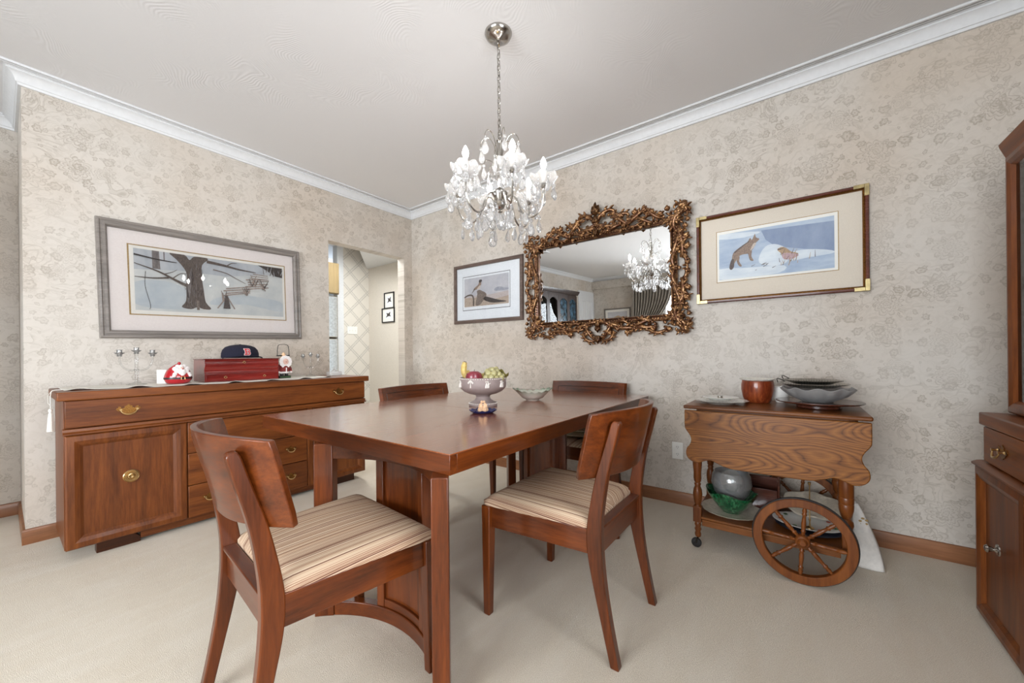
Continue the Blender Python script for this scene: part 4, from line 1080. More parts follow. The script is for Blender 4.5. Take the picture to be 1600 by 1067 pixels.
m = MB(); m.T = Matrix.Diagonal((1, 1.25, 1, 1)); m.lathe([(0, 0), (.07, 0), (.105, .012), (.112, .014), (.105, .016), (.07, .005), (0, .004)], 48); m.build('platter', M['white_china'], pm)
a = MB(); a.T = Matrix.Diagonal((1, 1.25, 1, 1))
M['flower_red'] = flat('painted_red', rgb(186, 92, 72), .3); M['leaf_green'] = flat('painted_green', rgb(70, 104, 62), .3)
for k in range(8):
    a.m = k % 2; th = k * .9; c0 = (.088 * math.cos(th), .088 * math.sin(th), .0125)
    a.ball(c0, (.012, .008, .0012), 8, 5)
a.build('painted_flowers', [M['flower_red'], M['leaf_green']], pm)['kind'] = 'stuff'
M['dark_glaze'] = flat('dark_blue_glaze', rgb(34, 38, 58), .2, coat=.5)
lathe_thing('dark_platter', 'dark rimmed round platter under the painted one on the lower shelf', 'platter', M['dark_glaze'],
            [(0, 0), (.09, 0), (.125, .009), (.135, .0095), (.125, .0105), (.09, .003), (0, .003)], (2.36, -.04, SZ + .001), 48)
ld = thing('wavy_dish', 'scalloped cream dish propped up at the back of the lower shelf', 'dish', (2.48, -.06, SZ + .060), 0, None, rot=(0, math.radians(-22), 0))
m = MB(); m.T = Matrix.Diagonal((1, 1.3, 1, 1)); m.lathe([(0, 0), (.05, .0), (.09, .018), (.1, .020), (.09, .022), (.05, .005), (0, .004)], 60, (0, 0, 0), lambda th, i: (1 + (.05 * math.cos(th * 7) if i in (2, 3, 4) else 0), 0)); m.build('dish', M['cream_plate'], ld)
bk_ = thing('wooden_basket', 'dark reddish wooden basket at the back of the lower trolley shelf', 'basket', (2.52, .16, SZ))
MB().box(-.06, .06, -.08, .08, 0, .012).build('bottom', M['dark_wood'], bk_, bevel=.003)
for s in (-1, 1):
    MB().box(-.06, .06, s * .08 - .005, s * .08 + .005, .0125, .20).build('end', M['dark_wood'], bk_, bevel=.003)
MB().box(.052, .060, -.074, .074, .0125, .16).build('side', M['dark_wood'], bk_, bevel=.002)
MB().box(-.060, -.052, -.074, .074, .0125, .12).build('side', M['dark_wood'], bk_, bevel=.002)
cd = thing('brass_candlestick', 'thin brass candlestick standing on the lower shelf above the wheel', 'candlestick', (2.275, -.045, SZ + .028))
MB().lathe([(0, 0), (.018, 0), (.016, .004), (.004, .010), (.0028, .03), (.005, .04), (.0025, .05), (.0025, .20), (.006, .206), (.006, .216), (0, .216)], 18).build('stem', M['brass'], cd)
# cloth bag standing behind the trolley
M['bag'] = flat('white_cotton', rgb(226, 222, 216), .9, scale=60, var=.03)
bg = thing('cloth_bag', 'white cloth bag with a printed flower standing behind the trolley wheel', 'bag', (2.46, 0, 0), 0)
def bagf(side):
    def f(u, v):
        ya = -.325 + .092 * v ** 1.5; yb = -.212
        y = ya + (yb - ya) * u
        x = side * (.026 * math.sin(PI * u) ** .6 * (1 - .5 * v) + .002) + .008 * math.sin(v * 6 + u * 3)
        return (x, y, .002 + .30 * v)
    return f
m = MB(); m.grid(bagf(-1), 14, 18); m.grid(bagf(1), 14, 18)
m.build('bag_body', M['bag'], bg, ang=70, solid=.001)
m = MB()
for k in range(5): m.ball((-.022, -.25 + .012 * math.cos(k * 1.3), .225 + .014 * math.sin(k * 1.3)), (.0016, .007, .005), 8, 5)
m.build('flower_print', M['thin_gold'], bg)['kind'] = 'stuff'

# ------------------------------------------------------------------ gilt mirror
# local frame: x to the right as seen, z up, -y into the room
MY, MZ = 1.214, 1.607
mir = thing('gilt_mirror', 'large mirror in an ornate gilt scrollwork frame on the right wall', 'mirror', (XC - .014, MY, MZ), 0, None, rot=(math.radians(1.4), 0, -PI / 2))
GW, GH = 1.066, .615
m = MB(); quad(m, -GW / 2 - .01, GW / 2 + .01, -GH / 2 - .01, GH / 2 + .01, -.012); m.build('mirror_glass', M['mirror'], mir, smooth=False, recalc=False)
MB().box(-GW / 2 - .03, GW / 2 + .03, -.010, -.001, -GH / 2 - .03, GH / 2 + .03).build('backing', M['black'], mir)
m = MB(); rect_sweep(m, GW + .085, GH + .085, [(0, -.002), (0, -.024), (.008, -.030), (.020, -.026), (.030, -.022), (.034, -.032), (.040, -.034), (.0435, -.026), (.0435, -.010)])
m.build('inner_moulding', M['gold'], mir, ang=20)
m = MB()                                        # bead-and-leaf ground band
W_, H_ = GW / 2 + .024, GH / 2 + .024
n_ = 56
for i in range(n_):
    for sz in (-1, 1): m.ball((-W_ + 2 * W_ * (i + .5) / n_, -.030, sz * H_), (.007, .006, .0075), 8, 5)
n2_ = 32
for i in range(n2_):
    for sx in (-1, 1): m.ball((sx * W_, -.030, -H_ + 2 * H_ * (i + .5) / n2_), (.0075, .006, .007), 8, 5)
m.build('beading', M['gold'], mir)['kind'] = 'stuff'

def curl(kfn, n=34):
    """plane curve from its curvature; returned from (0,0) to (1,0) like a chord"""
    x = y = th = 0; pts = [(0, 0)]
    for i in range(n):
        th += kfn((i + .5) / n) / n; x += math.cos(th) / n; y += math.sin(th) / n; pts.append((x, y))
    L = math.hypot(x, y); a_ = math.atan2(y, x)
    return [((px * math.cos(a_) + py * math.sin(a_)) / L, (-px * math.sin(a_) + py * math.cos(a_)) / L) for px, py in pts]
C_ = curl(lambda s: 2.2 + 50 * abs(2 * s - 1) ** 6)
S_ = curl(lambda s: 10 * (2 * s - 1) ** 3 + 46 * (2 * s - 1) ** 9)
J_ = curl(lambda s: 1.2 + 38 * s ** 5)
def scroll(m, kind, p0, p1, r=.011, flip=1, y=-.028, lift=.014):
    """carved scroll between two points of the frame plane, mirrored left-right too"""
    K = {'C': C_, 'S': S_, 'J': J_}[kind]
    dx, dz = p1[0] - p0[0], p1[1] - p0[1]
    n = len(K); r = r * 1.3
    for sx in SIDES:
        pts = []; rad = []
        for i, (a_, b_) in enumerate(K):
            s = i / (n - 1); b2 = b_ * flip
            pts.append((sx * (p0[0] + dx * a_ - dz * b2), y - lift * math.sin(PI * s), p0[1] + dz * a_ + dx * b2))
            rad.append(r * (.55 + .55 * math.sin(PI * s) ** 1.0) + (.0035 if (i in (0, 1, n - 1, n - 2) and kind != 'J') or (kind == 'J' and i > n - 3) else 0))
        m.tube(pts, rad, 8)
        for s_ in (.22, .36, .50, .64, .78):
            i = int(s_ * (n - 1)); q = Vector(pts[i]); d = (Vector(pts[i + 1]) - Vector(pts[i - 1])); d.y = 0; d.normalize()
            if s_ > .5: d = -d
            nn = Vector((-d.z, 0, d.x)) * (-flip * sx) * (1 if s_ <= .5 else -1)
            L = r * 2.1; w = r * .70
            dd = (nn * .75 - d * .6).normalized()
            P_ = [q + nn * (r * .3) + dd * (L * f_) + Vector((0, -.008 * math.sin(PI * f_), 0)) - d * (.25 * L * f_ * f_) for f_ in (0, .3, .6, .85, 1)]
            m.tube(P_, [w * f_ for f_ in (.9, 1, .85, .6, .3)], 7, False, .8)
def leaf(m, p, ang, L=.04, w=.014, n=3, y=-.034, spread=.55):
    L *= 1.12; w *= 1.35
    for sx in SIDES:
        for k in range(n):
            a_ = ang + (k - (n - 1) / 2) * spread
            d = Vector((math.cos(a_), 0, math.sin(a_)))
            l_ = L * (1 - .22 * abs(k - (n - 1) / 2))
            P_ = [Vector((p[0], y, p[1])) + d * (l_ * q) + Vector((0, -.014 * math.sin(PI * q * .9), 0)) for q in (0, .2, .45, .7, .9, 1)]
            if sx < 0: P_ = [Vector((-q.x, q.y, q.z)) for q in P_]
            m.tube(P_, [w * f_ for f_ in (.35, .75, 1, .8, .42, .12)], 7, False, .8)
hx, hz = GW / 2, GH / 2
SIDES = (1, -1)
# top rail
m = MB()
scroll(m, 'S', (.0, hz + .055), (.14, hz + .085), .011, 1)
scroll(m, 'C', (.03, hz + .085), (.13, hz + .165), .012, -1)
scroll(m, 'C', (.055, hz + .06), (.115, hz + .06), .008, 1)
scroll(m, 'S', (.10, hz + .150), (.25, hz + .072), .012, 1)
scroll(m, 'C', (.15, hz + .07), (.24, hz + .115), .011, -1)
scroll(m, 'S', (.22, hz + .065), (.385, hz + .115), .012, -1)
scroll(m, 'C', (.25, hz + .055), (.33, hz + .06), .008, 1)
scroll(m, 'S', (.35, hz + .118), (.475, hz + .062), .011, 1)
scroll(m, 'C', (.37, hz + .05), (.45, hz + .055), .009, -1)
leaf(m, (.0, hz + .175), PI / 2, .085, .016, 5, spread=.36); leaf(m, (.0, hz + .12), PI / 2, .05, .015, 5, spread=.6)
leaf(m, (.0, hz + .055), -PI / 2, .042, .013, 5, spread=.5)
for x, z, a_, L in ((.07, .168, 2.0, .04), (.14, .155, 1.0, .045), (.20, .125, 1.4, .045), (.245, .09, .6, .04), (.30, .125, 1.5, .05), (.36, .13, 1.1, .045), (.42, .11, 1.9, .04), (.465, .085, .6, .04), (.19, .05, -1.4, .03), (.34, .045, -1.6, .03)):
    leaf(m, (x, hz + z - .022), a_, L, .010)
scroll(m, 'S', (.06, hz + .045), (.20, hz + .050), .010, -1); scroll(m, 'S', (.27, hz + .085), (.42, hz + .045), .010, 1); scroll(m, 'C', (.005, hz + .13), (.07, hz + .10), .010, 1)
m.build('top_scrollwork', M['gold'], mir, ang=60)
# bottom rail
m = MB()
scroll(m, 'C', (.0, -hz - .05), (.09, -hz - .08), .010, -1)
scroll(m, 'S', (.02, -hz - .145), (.13, -hz - .055), .011, -1)
scroll(m, 'C', (.11, -hz - .10), (.04, -hz - .155), .010, -1)
scroll(m, 'S', (.12, -hz - .055), (.27, -hz - .10), .012, -1)
scroll(m, 'C', (.16, -hz - .05), (.23, -hz - .06), .008, -1)
scroll(m, 'S', (.25, -hz - .105), (.42, -hz - .06), .012, 1)
scroll(m, 'C', (.30, -hz - .05), (.38, -hz - .055), .009, -1)
scroll(m, 'C', (.39, -hz - .075), (.49, -hz - .09), .010, 1)
leaf(m, (0, -hz - .13), -PI / 2, .055, .013, 5, spread=.45); leaf(m, (0, -hz - .055), PI / 2, .04, .012, 5)
leaf(m, (0, -hz - .055), -PI / 2, .045, .012, 3)
for x, z, a_, L in ((.09, -.115, -1.0, .04), (.16, -.09, -1.5, .035), (.235, -.115, -1.7, .045), (.27, -.095, -.7, .035), (.35, -.085, -1.8, .035), (.42, -.09, -1.2, .035), (.2, -.045, 1.5, .028), (.34, -.045, 1.5, .028)):
    leaf(m, (x, -hz + z + .022), a_, L, .010)
scroll(m, 'S', (.06, -hz - .045), (.18, -hz - .050), .010, 1); scroll(m, 'S', (.24, -hz - .060), (.40, -hz - .045), .010, -1)
m.build('bottom_scrollwork', M['gold'], mir, ang=60)
# sides
for side in (1, -1):
    SIDES = (side,)
    m = MB()
    for s in (1, -1):
        scroll(m, 'C', (hx + .055, s * .006), (hx + .055, s * .105), .012, -s)
        scroll(m, 'C', (hx + .085, s * .015), (hx + .07, s * .075), .009, s)
        scroll(m, 'S', (hx + .10, s * .065), (hx + .065, s * .205), .012, s)
        scroll(m, 'S', (hx + .055, s * .13), (hx + .095, s * .24), .011, -s)
        scroll(m, 'J', (hx + .06, s * .30), (hx + .105, s * .20), .010, s)
        scroll(m, 'S', (hx + .035, s * .04), (hx + .045, s * .27), .010, s)
        leaf(m, (hx + .100, s * .02), s * .5, .030, .010); leaf(m, (hx + .105, s * .12), s * 1.2, .04, .010)
        leaf(m, (hx + .095, s * .19), s * .9, .04, .010); leaf(m, (hx + .055, s * .11), s * 2.2, .03, .009)
        leaf(m, (hx + .095, s * .255), s * 1.3, .035, .009)
    leaf(m, (hx + .045, 0), PI, .035, .011, 5, spread=.5)
    m.build('side_scrollwork', M['gold'], mir, ang=60)
    for s in (1, -1):                               # corners
        z = s * hz; m = MB()
        scroll(m, 'C', (hx - .035, z + s * .055), (hx + .085, z + s * .115), .013, s)
        scroll(m, 'C', (hx + .055, z - s * .045), (hx + .115, z + s * .065), .013, -s)
        scroll(m, 'C', (hx + .02, z + s * .07), (hx + .075, z + s * .02), .011, s)
        scroll(m, 'C', (hx + .01, z + s * .03), (hx + .045, z + s * .045), .010, s)
        scroll(m, 'C', (hx + .035, z + s * .10), (hx + .10, z + s * .04), .010, -s)
        leaf(m, (hx + .075, z + s * .085), s * PI / 4, .050, .013, 5, spread=.5)
        leaf(m, (hx + .045, z + s * .045), s * PI / 4, .05, .014, 3, spread=.7)
        leaf(m, (hx + .01, z + s * .01), s * PI * 1.25, .045, .011, 3, spread=.6)
        leaf(m, (hx - .01, z + s * .085), s * 1.7, .035, .010); leaf(m, (hx + .105, z), s * .1, .025, .010)
        m.build('corner_scrollwork', M['gold'], mir, ang=60)

# ------------------------------------------------------------------ chandelier
CXp, CYp = 1.497, 1.180
ch = thing('crystal_chandelier', 'six-light crystal chandelier hanging over the dining table, lit', 'chandelier', (CXp, CYp, 0))
cn = MB().lathe([(0, ZC - .040), (.012, ZC - .040), (.016, ZC - .034), (.045, ZC - .028), (.062, ZC - .016), (.068, ZC - .004), (.068, ZC - .0005), (0, ZC - .0005)], 40).build('ceiling_canopy', M['steel'], ch, ang=50)
for a_ in (.6, .6 + PI): MB().ball((.042 * math.cos(a_), .042 * math.sin(a_), ZC - .029), (.005, .005, .004), 10, 6).build('canopy_screw', M['brass'], cn)
m = MB(); zt_, k = ZC - .046, 0
while zt_ > 2.125:
    L_ = .030; pts = []
    for i in range(16):
        th = 2 * PI * i / 16; a_, b_ = .0085 * math.cos(th), (L_ / 2 + .004) * math.sin(th)
        pts.append((a_, 0, zt_ - L_ / 2 + b_) if k % 2 else (0, a_, zt_ - L_ / 2 + b_))
    m.tube(pts, .0019, 6, True); zt_ -= .0275; k += 1
m.build('chain', M['steel'], ch)['kind'] = 'stuff'
m = MB(); m.tube([(.004 * math.sin(i * .8), .004 * math.cos(i * .7), ZC - .04 - i * (ZC - .04 - 2.12) / 30) for i in range(31)], .0016, 5); m.build('cord', M['silver'], ch)
m = MB(); m.tube([(.010 * math.cos(i * PI / 6), 0, 2.118 + .012 * math.sin(i * PI / 6)) for i in range(12)], .0025, 6, True)
m.build('top_loop', M['steel'], ch)
MB().lathe([(0, 2.108), (.008, 2.106), (.016, 2.098), (.009, 2.088), (.011, 2.07), (.014, 2.04), (.011, 1.99), (.012, 1.90), (.010, 1.865), (.028, 1.850), (.040, 1.838), (.034, 1.820), (.026, 1.800), (.034, 1.786), (.026, 1.768), (.010, 1.756), (.014, 1.744), (0, 1.736)], 24).build('stem', M['steel'], ch, ang=50)
MB().lathe([(.012, 1.93), (.030, 1.915), (.046, 1.92), (.050, 1.926), (.046, 1.927), (.030, 1.919), (.012, 1.935)], 36, (0, 0, 0), lambda th, i: (1 + (.08 * math.cos(th * 8) if i in (2, 3, 4) else 0), 0)).build('crystal_dish', M['crystal'], ch)
fw_ang = math.atan2(-CYp, -CXp)                   # towards the camera
def drop_mesh():
    m = MB()
    pr = [(0, 0), (.003, -.002), (.005, -.007), (.0100, -.016), (.0132, -.026), (.0134, -.032), (.0105, -.040), (.005, -.045), (0, -.047)]
    m.T = Matrix.Diagonal((1, .55, 1, 1)); m.lathe(pr, 8); m.T = Matrix.Identity(4)
    m.ball((0, 0, .0065), .0062, 8, 6)
    return m
drop0 = drop_mesh().build('crystal_drop', M['crystal'], ch, smooth=False)
bead0 = MB().ball((0, 0, 0), .0058, 8, 6).build('crystal_bead', M['crystal'], ch, smooth=False)
used = [False, False]
def drop(x, y, z, parent, s=1.0, rz=None):
    if used[0]: o = drop0.copy(); COL.objects.link(o)
    else: o = drop0; used[0] = True
    o.parent = parent; o.location = (x, y, z); o.scale = (s, s, s); o.rotation_euler = (random.uniform(-.08, .08), random.uniform(-.08, .08), random.uniform(0, PI) if rz is None else rz)
    return o
def bead(x, y, z, parent, s=1.0):
    if used[1]: o = bead0.copy(); COL.objects.link(o)
    else: o = bead0; used[1] = True
    o.parent = parent; o.location = (x, y, z); o.scale = (s, s, s)
RA = .220
for k in range(6):
    ph = fw_ang - math.radians(45) + k * PI / 3      # first arm: front left as seen
    cx, sx = math.cos(ph), math.sin(ph)
    def A(r, z): return (r * cx, r * sx, z)
    arm = MB().tube(catmull([A(.022, 1.795), A(.055, 1.825), A(.085, 1.800), A(.110, 1.735), (A(.150, 1.705)), A(.195, 1.725), A(.219, 1.780), A(RA, 1.845)], 5), .0048, 8).build('arm', M['steel'], ch)
    MB().lathe([(0, 1.838), (.010, 1.840), (.015, 1.848), (.011, 1.856), (.013, 1.864), (0, 1.866)], 16, A(RA, 0)).build('socket_cup', M['steel'], arm)
    MB().lathe([(0, 1.866), (.0095, 1.866), (.0095, 1.925), (.0085, 1.927), (0, 1.927)], 14, A(RA, 0)).build('candle_sleeve', M['candle'], arm)
    MB().lathe([(0, 1.928), (.0075, 1.928), (.0085, 1.934), (.0140, 1.948), (.0150, 1.957), (.0120, 1.970), (.006, 1.982), (.002, 1.989), (0, 1.990)], 14, A(RA, 0)).build('flame_bulb', M['bulb'], arm)
    MB().lathe([(.011, 1.856), (.030, 1.850), (.050, 1.862), (.064, 1.884), (.069, 1.892), (.062, 1.888), (.047, 1.867), (.030, 1.854), (.011, 1.860)], 48, A(RA, 0), lambda th, i: (1 + (.09 * abs(math.cos(th * 3.5)) - .03 if 1 < i < 7 else 0), .006 * math.cos(th * 7) if 2 < i < 6 else 0)).build('bobeche', M['crystal'], arm, ang=60)
    for q in range(7):
        th = q * 2 * PI / 7 + .3 + k
        x, y = RA * cx + .053 * math.cos(th), RA * sx + .053 * math.sin(th)
        drop(x, y, 1.862 - (.028 if q % 2 else 0), arm, 1.35)
        if q % 2: bead(x, y, 1.862, arm, 1.0)
        else: bead(x, y, 1.878, arm, .9)
    # strand of beads swagged from the hub to the arm
    for q in range(9):
        t_ = (q + .5) / 9; r_ = .03 + (.19 - .03) * t_; z = 1.905 - .02 * t_ - .26 * t_ * (1 - t_)
        bead(r_ * cx, r_ * sx, z, ch, .9)
    # lower pendants under the bend of each arm
    for q, (r_, z) in enumerate(((.150, 1.688), (.105, 1.700), (.196, 1.700))):
        drop(r_ * cx, r_ * sx, z - .012, ch, 1.4); bead(r_ * cx, r_ * sx, z + .005, ch)
    ph2 = ph + PI / 6; c2, s2 = math.cos(ph2), math.sin(ph2)
    drop(.165 * c2, .165 * s2, 1.705, ch, 1.4); bead(.165 * c2, .165 * s2, 1.722, ch); bead(.165 * c2, .165 * s2, 1.735, ch)
    drop(.060 * c2, .060 * s2, 1.735, ch, 1.4); bead(.060 * c2, .060 * s2, 1.752, ch)
    # bead swag between neighbouring arms
    n1 = (RA * cx, RA * sx); ph3 = ph + PI / 3; n2 = (RA * math.cos(ph3), RA * math.sin(ph3))
    m = MB()
    for q in range(12):
        t_ = (q + .5) / 12; x = n1[0] + (n2[0] - n1[0]) * t_; y = n1[1] + (n2[1] - n1[1]) * t_
        m.ball((x, y, 1.835 - .34 * t_ * (1 - t_)), .0055, 8, 5)
    m.build('bead_swag', M['crystal'], ch, smooth=False)['kind'] = 'stuff'
    # crown wires
    pr = MB().tube(catmull([A(.010, 1.99), A(.022, 2.06), A(.048, 2.115), A(.080, 2.122), A(.098, 2.095), A(.094, 2.08)], 5), .0022, 6).build('crown_wire', M['silver'], ch)
    drop(.096 * cx, .096 * sx, 2.062, ch, 1.35); 
    ph4 = ph + PI / 6
    m = MB().tube(catmull([(.010 * math.cos(ph4), .010 * math.sin(ph4), 1.93), (.034 * math.cos(ph4), .034 * math.sin(ph4), 1.985), (.068 * math.cos(ph4), .068 * math.sin(ph4), 1.995), (.080 * math.cos(ph4), .080 * math.sin(ph4), 1.97)], 5), .002, 6).build('crown_wire', M['silver'], ch)
    drop(.081 * math.cos(ph4), .081 * math.sin(ph4), 1.955, ch, 1.25)
m = MB(); m.lathe([(0, 1.735), (.010, 1.728), (.022, 1.705), (.024, 1.690), (.016, 1.668), (.006, 1.655), (0, 1.652)], 10); m.build('bottom_ball', M['crystal'], ch, smooth=False)
for q in range(6):
    a_ = q * PI / 3; bead(.036 * math.cos(a_), .036 * math.sin(a_), 1.775, ch, 1.2)

# ------------------------------------------------------------------ things on the dining table
M['jasper'] = flat('mauve_jasperware', rgb(150, 134, 130), .55, var=.03)
M['relief'] = flat('white_relief', rgb(224, 216, 208), .55, var=.02)
fb = thing('pedestal_fruit_bowl', 'mauve footed bowl with white relief figures on the table', 'bowl', (1.635, 1.425, TZ + .0005), math.radians(-139 + 90))
MB().lathe([(0, .0), (.078, .0), (.080, .004), (.080, .012), (.074, .018), (.060, .024), (.044, .036), (.038, .050), (.044, .060), (.078, .068), (.108, .082), (.125, .098), (.130, .108), (.1315, .128), (.128, .150), (.128, .158), (.125, .160), (.118, .150), (.116, .110), (.09, .096), (0, .085)], 56).build('bowl_body', M['jasper'], fb, ang=50)
m = MB()
for r_, z_, n_ in ((.128, .1535, 60), (.079, .015, 44)):
    for k in range(n_): a_ = 2 * PI * k / n_; m.ball((r_ * math.cos(a_), r_ * math.sin(a_), z_), (.0038, .0038, .003), 6, 4)
m.build('beaded_edge', M['relief'], fb)['kind'] = 'stuff'
def rel(m, a_, z, w, h, lean=0):
    r_ = .1325; w *= 1.5
    P_ = [((r_) * math.cos(a_ + lean * q), (r_) * math.sin(a_ + lean * q), z + h * q) for q in (0, .3, .6, .85, 1)]
    m.tube(P_, [w * f_ for f_ in (.9, 1.0, .75, .5, .35)], 6, False)
for k in range(9):
    a_ = 2 * PI * k / 9
    m = MB()
    if k % 3 == 0:
        rel(m, a_, .108, .0022, .030)
        for q in range(7): m.ball((.132 * math.cos(a_ + (q - 3) * .034), .132 * math.sin(a_ + (q - 3) * .034), .138 + .006 * math.cos((q - 3) * .7)), (.0055, .0055, .0065), 6, 4)
    else:
        for dx in (-.045, .03): 
            rel(m, a_ + dx, .108, .0052, .028, .02); m.ball((.1325 * math.cos(a_ + dx), .1325 * math.sin(a_ + dx), .1405), .0048, 6, 4)
        rel(m, a_ - .01, .122, .0025, .012, .15)
    m.build('relief_figure', M['relief'], fb)
M['banana'] = flat('banana_skin', rgb(206, 178, 104), .5, scale=30, var=.10)
M['apple'] = flat('red_apple', rgb(134, 44, 58), .3, coat=.3, scale=30, var=.15)
M['pear'] = flat('yellow_pear', rgb(208, 190, 120), .4, scale=40, var=.06)
M['grape'] = flat('green_grape', rgb(176, 168, 118), .25, coat=.4, scale=60, var=.06)
M['vine'] = flat('grape_leaf', rgb(126, 118, 60), .5, var=.1)
R2 = rgt
def onb(dx, dd, z):   # offset from the bowl centre: dx to the right as seen from the camera spot, dd away
    return (1.635 + rgt.x * dx + fwd.x * dd, 1.425 + rgt.y * dx + fwd.y * dd, TZ + z)
m = MB(); pth = [onb(-.070, .02, .125), onb(-.092, .02, .15), onb(-.106, .02, .18), onb(-.110, .02, .205), onb(-.106, .018, .232), onb(-.103, .018, .246)]
m.tube(catmull(pth, 5), [(.014, .017, .018, .017, .014, .008)[min(5, i // 5)] * (1 if i < 25 else 1) for i in range(26)], 7)
b1 = m.build('banana', M['banana'], None, ang=50); MB().tube([onb(-.104, .018, .241), onb(-.102, .018, .250)], [.0085, .0075], 7).build('banana_stem', M['bark'], b1); tag(b1, 'upright yellow banana at the left of the fruit bowl', 'banana')
m = MB(); pth = [onb(-.050, .035, .13), onb(-.070, .04, .155), onb(-.088, .045, .178), onb(-.096, .045, .195)]
m.tube(catmull(pth, 5), [.013 + .004 * math.sin(PI * i / 15) for i in range(16)], 7)
b2 = m.build('banana', M['banana'], None, ang=50); tag(b2, 'shorter banana tucked behind the upright one', 'banana')
ap = thing('red_apple', 'dark red apple at the front left of the fruit bowl', 'apple', onb(-.045, -.055, .135))
MB().lathe([(0, -.004), (.012, -.010), (.030, -.008), (.043, .010), (.047, .030), (.040, .050), (.024, .060), (.010, .057), (0, .050)], 28).build('apple_body', M['apple'], ap)
MB().tube([(0, 0, .050), (.002, 0, .062), (.006, 0, .070)], .0018, 6).build('stem', M['bark'], ap)
pe = thing('yellow_pear', 'pale yellow pear behind the red apple', 'pear', onb(-.022, .045, .145), 0, None, rot=(.3, 1.0, .2))
MB().lathe([(0, -.032), (.016, -.031), (.030, -.018), (.034, 0), (.027, .022), (.016, .040), (.012, .054), (.006, .062), (0, .063)], 24).build('pear_body', M['pear'], pe)
MB().tube([(0, 0, .060), (.003, 0, .074)], .0016, 6).build('stem', M['bark'], pe)
gr = thing('grape_bunch', 'bunch of pale green grapes heaped at the right of the bowl', 'grapes', onb(.056, -.006, .144))
g0 = MB().ball((0, 0, 0), (.0168, .0168, .0190), 14, 9).build('grape', M['grape'], gr)
gp = []
for (dx, dd, z) in ((-.035, -.055, .018), (-.005, -.065, .018), (.025, -.060, .014), (.048, -.045, .014), (-.020, -.045, .040), (.010, -.050, .040), (.036, -.035, .034), (-.03, -.01, .050), (0, -.02, .058), (.028, -.012, .050), (.055, -.015, .028), (-.012, .02, .058), (.018, .018, .060), (.045, .018, .040), (-.035, .035, .040), (.005, .045, .045), (.035, .045, .034), (-.005, -.005, .030), (.02, .01, .03), (-.03, .0, .02), (.065, .01, .02), (.05, .03, .02)):
    o = g0 if not gp else g0.copy()
    if gp: COL.objects.link(o)
    o.parent = gr; o.location = (rgt.x * dx + fwd.x * dd, rgt.y * dx + fwd.y * dd, z - .002); o.rotation_euler = (random.random(), random.random(), 0); s_ = random.uniform(.9, 1.05); o.scale = (s_, s_, s_); gp.append(o)
m = MB()
m.grid(lambda u, v: (rgt.x * (.040 + .05 * u) + fwd.x * (-.04 + .05 * v), rgt.y * (.040 + .05 * u) + fwd.y * (-.04 + .05 * v), .048 + .010 * math.sin(u * 7) + .008 * math.cos(v * 6) - .02 * u), 8, 8)
m.build('vine_leaf', M['vine'], gr, solid=.0015, ang=60)
# leaf-edged dish
M['green_edge'] = None
t = NT('celadon_dish'); sp_ = t.n('ShaderNodeSeparateXYZ'); t.l(t.obj(), sp_.inputs[0]); n1 = t.noise(t.obj(), 60, 3)
zz_ = t.math('ADD', sp_.outputs[2], t.math('MULTIPLY', n1, .018))
t.bsdf(t.ramp(t.math('MULTIPLY', zz_, 12), [(.45, rgb(214, 206, 194)), (.72, rgb(196, 200, 184)), (.88, rgb(120, 140, 116)), (1.0, rgb(90, 112, 92))]), .2, 0, .6, t.bump(n1, .15, .002)); M['celadon'] = t.m
ds = lathe_thing('ruffled_dish', 'low cream ruffled dish with green edges on the far half of the table', 'dish', M['celadon'],
            [(0, 0), (.040, 0), (.042, .004), (.066, .014), (.086, .034), (.106, .056), (.114, .062), (.106, .062), (.084, .040), (.062, .020), (.04, .009), (0, .008)], (2.005, 1.335, TZ + .0005), 90,
            lambda th, i: (1 + (.04 * math.cos(th * 15) + .10 * math.cos(th * 2) if 3 < i < 9 else 0), (.010 * math.cos(th * 2) + .004 * math.cos(th * 15)) if 3 < i < 9 else 0))
ds.rotation_euler = (0, 0, math.radians(-53))
# little blue dish with figurine
M['cobalt'] = flat('cobalt_dish', rgb(28, 42, 92), .3, coat=.3, scale=90, var=.3)
M['bisque'] = flat('peach_bisque', rgb(226, 186, 148), .6, scale=60, var=.08)
bd = thing('figurine_dish', 'small cobalt blue shell dish with two seated peach figures, in front of the fruit bowl', 'figurine', (1.425, 1.243, TZ + .0005), math.radians(-53))
MB().lathe([(0, 0), (.040, 0), (.046, .003), (.054, .010), (.058, .014), (.053, .0145), (.044, .009), (0, .008)], 60, (0, 0, 0), lambda th, i: (1 + .07 * abs(math.cos(th * 6)) + .12 * math.cos(th) ** 2, .003 * math.cos(th * 12) if 2 < i < 6 else 0)).build('shell_dish', M['cobalt'], bd)
m = MB()
for s in (-1, 1):
    m.lathe([(0, .009), (.016, .009), (.017, .016), (.011, .028), (.0075, .036), (.0085, .042), (.005, .047), (0, .047)], 14, (s * .010, 0, 0))
    m.ball((s * .006, -.002, .053), (.0065, .0065, .0075), 12, 8)
    m.tube([(s * .016, -.002, .040), (s * .020, -.012, .030), (s * .010, -.018, .026)], .003, 6); m.tube([(s * .012, -.010, .016), (s * .014, -.024, .020), (s * .012, -.026, .011)], .0042, 6)
m.build('seated_figures', M['bisque'], bd)

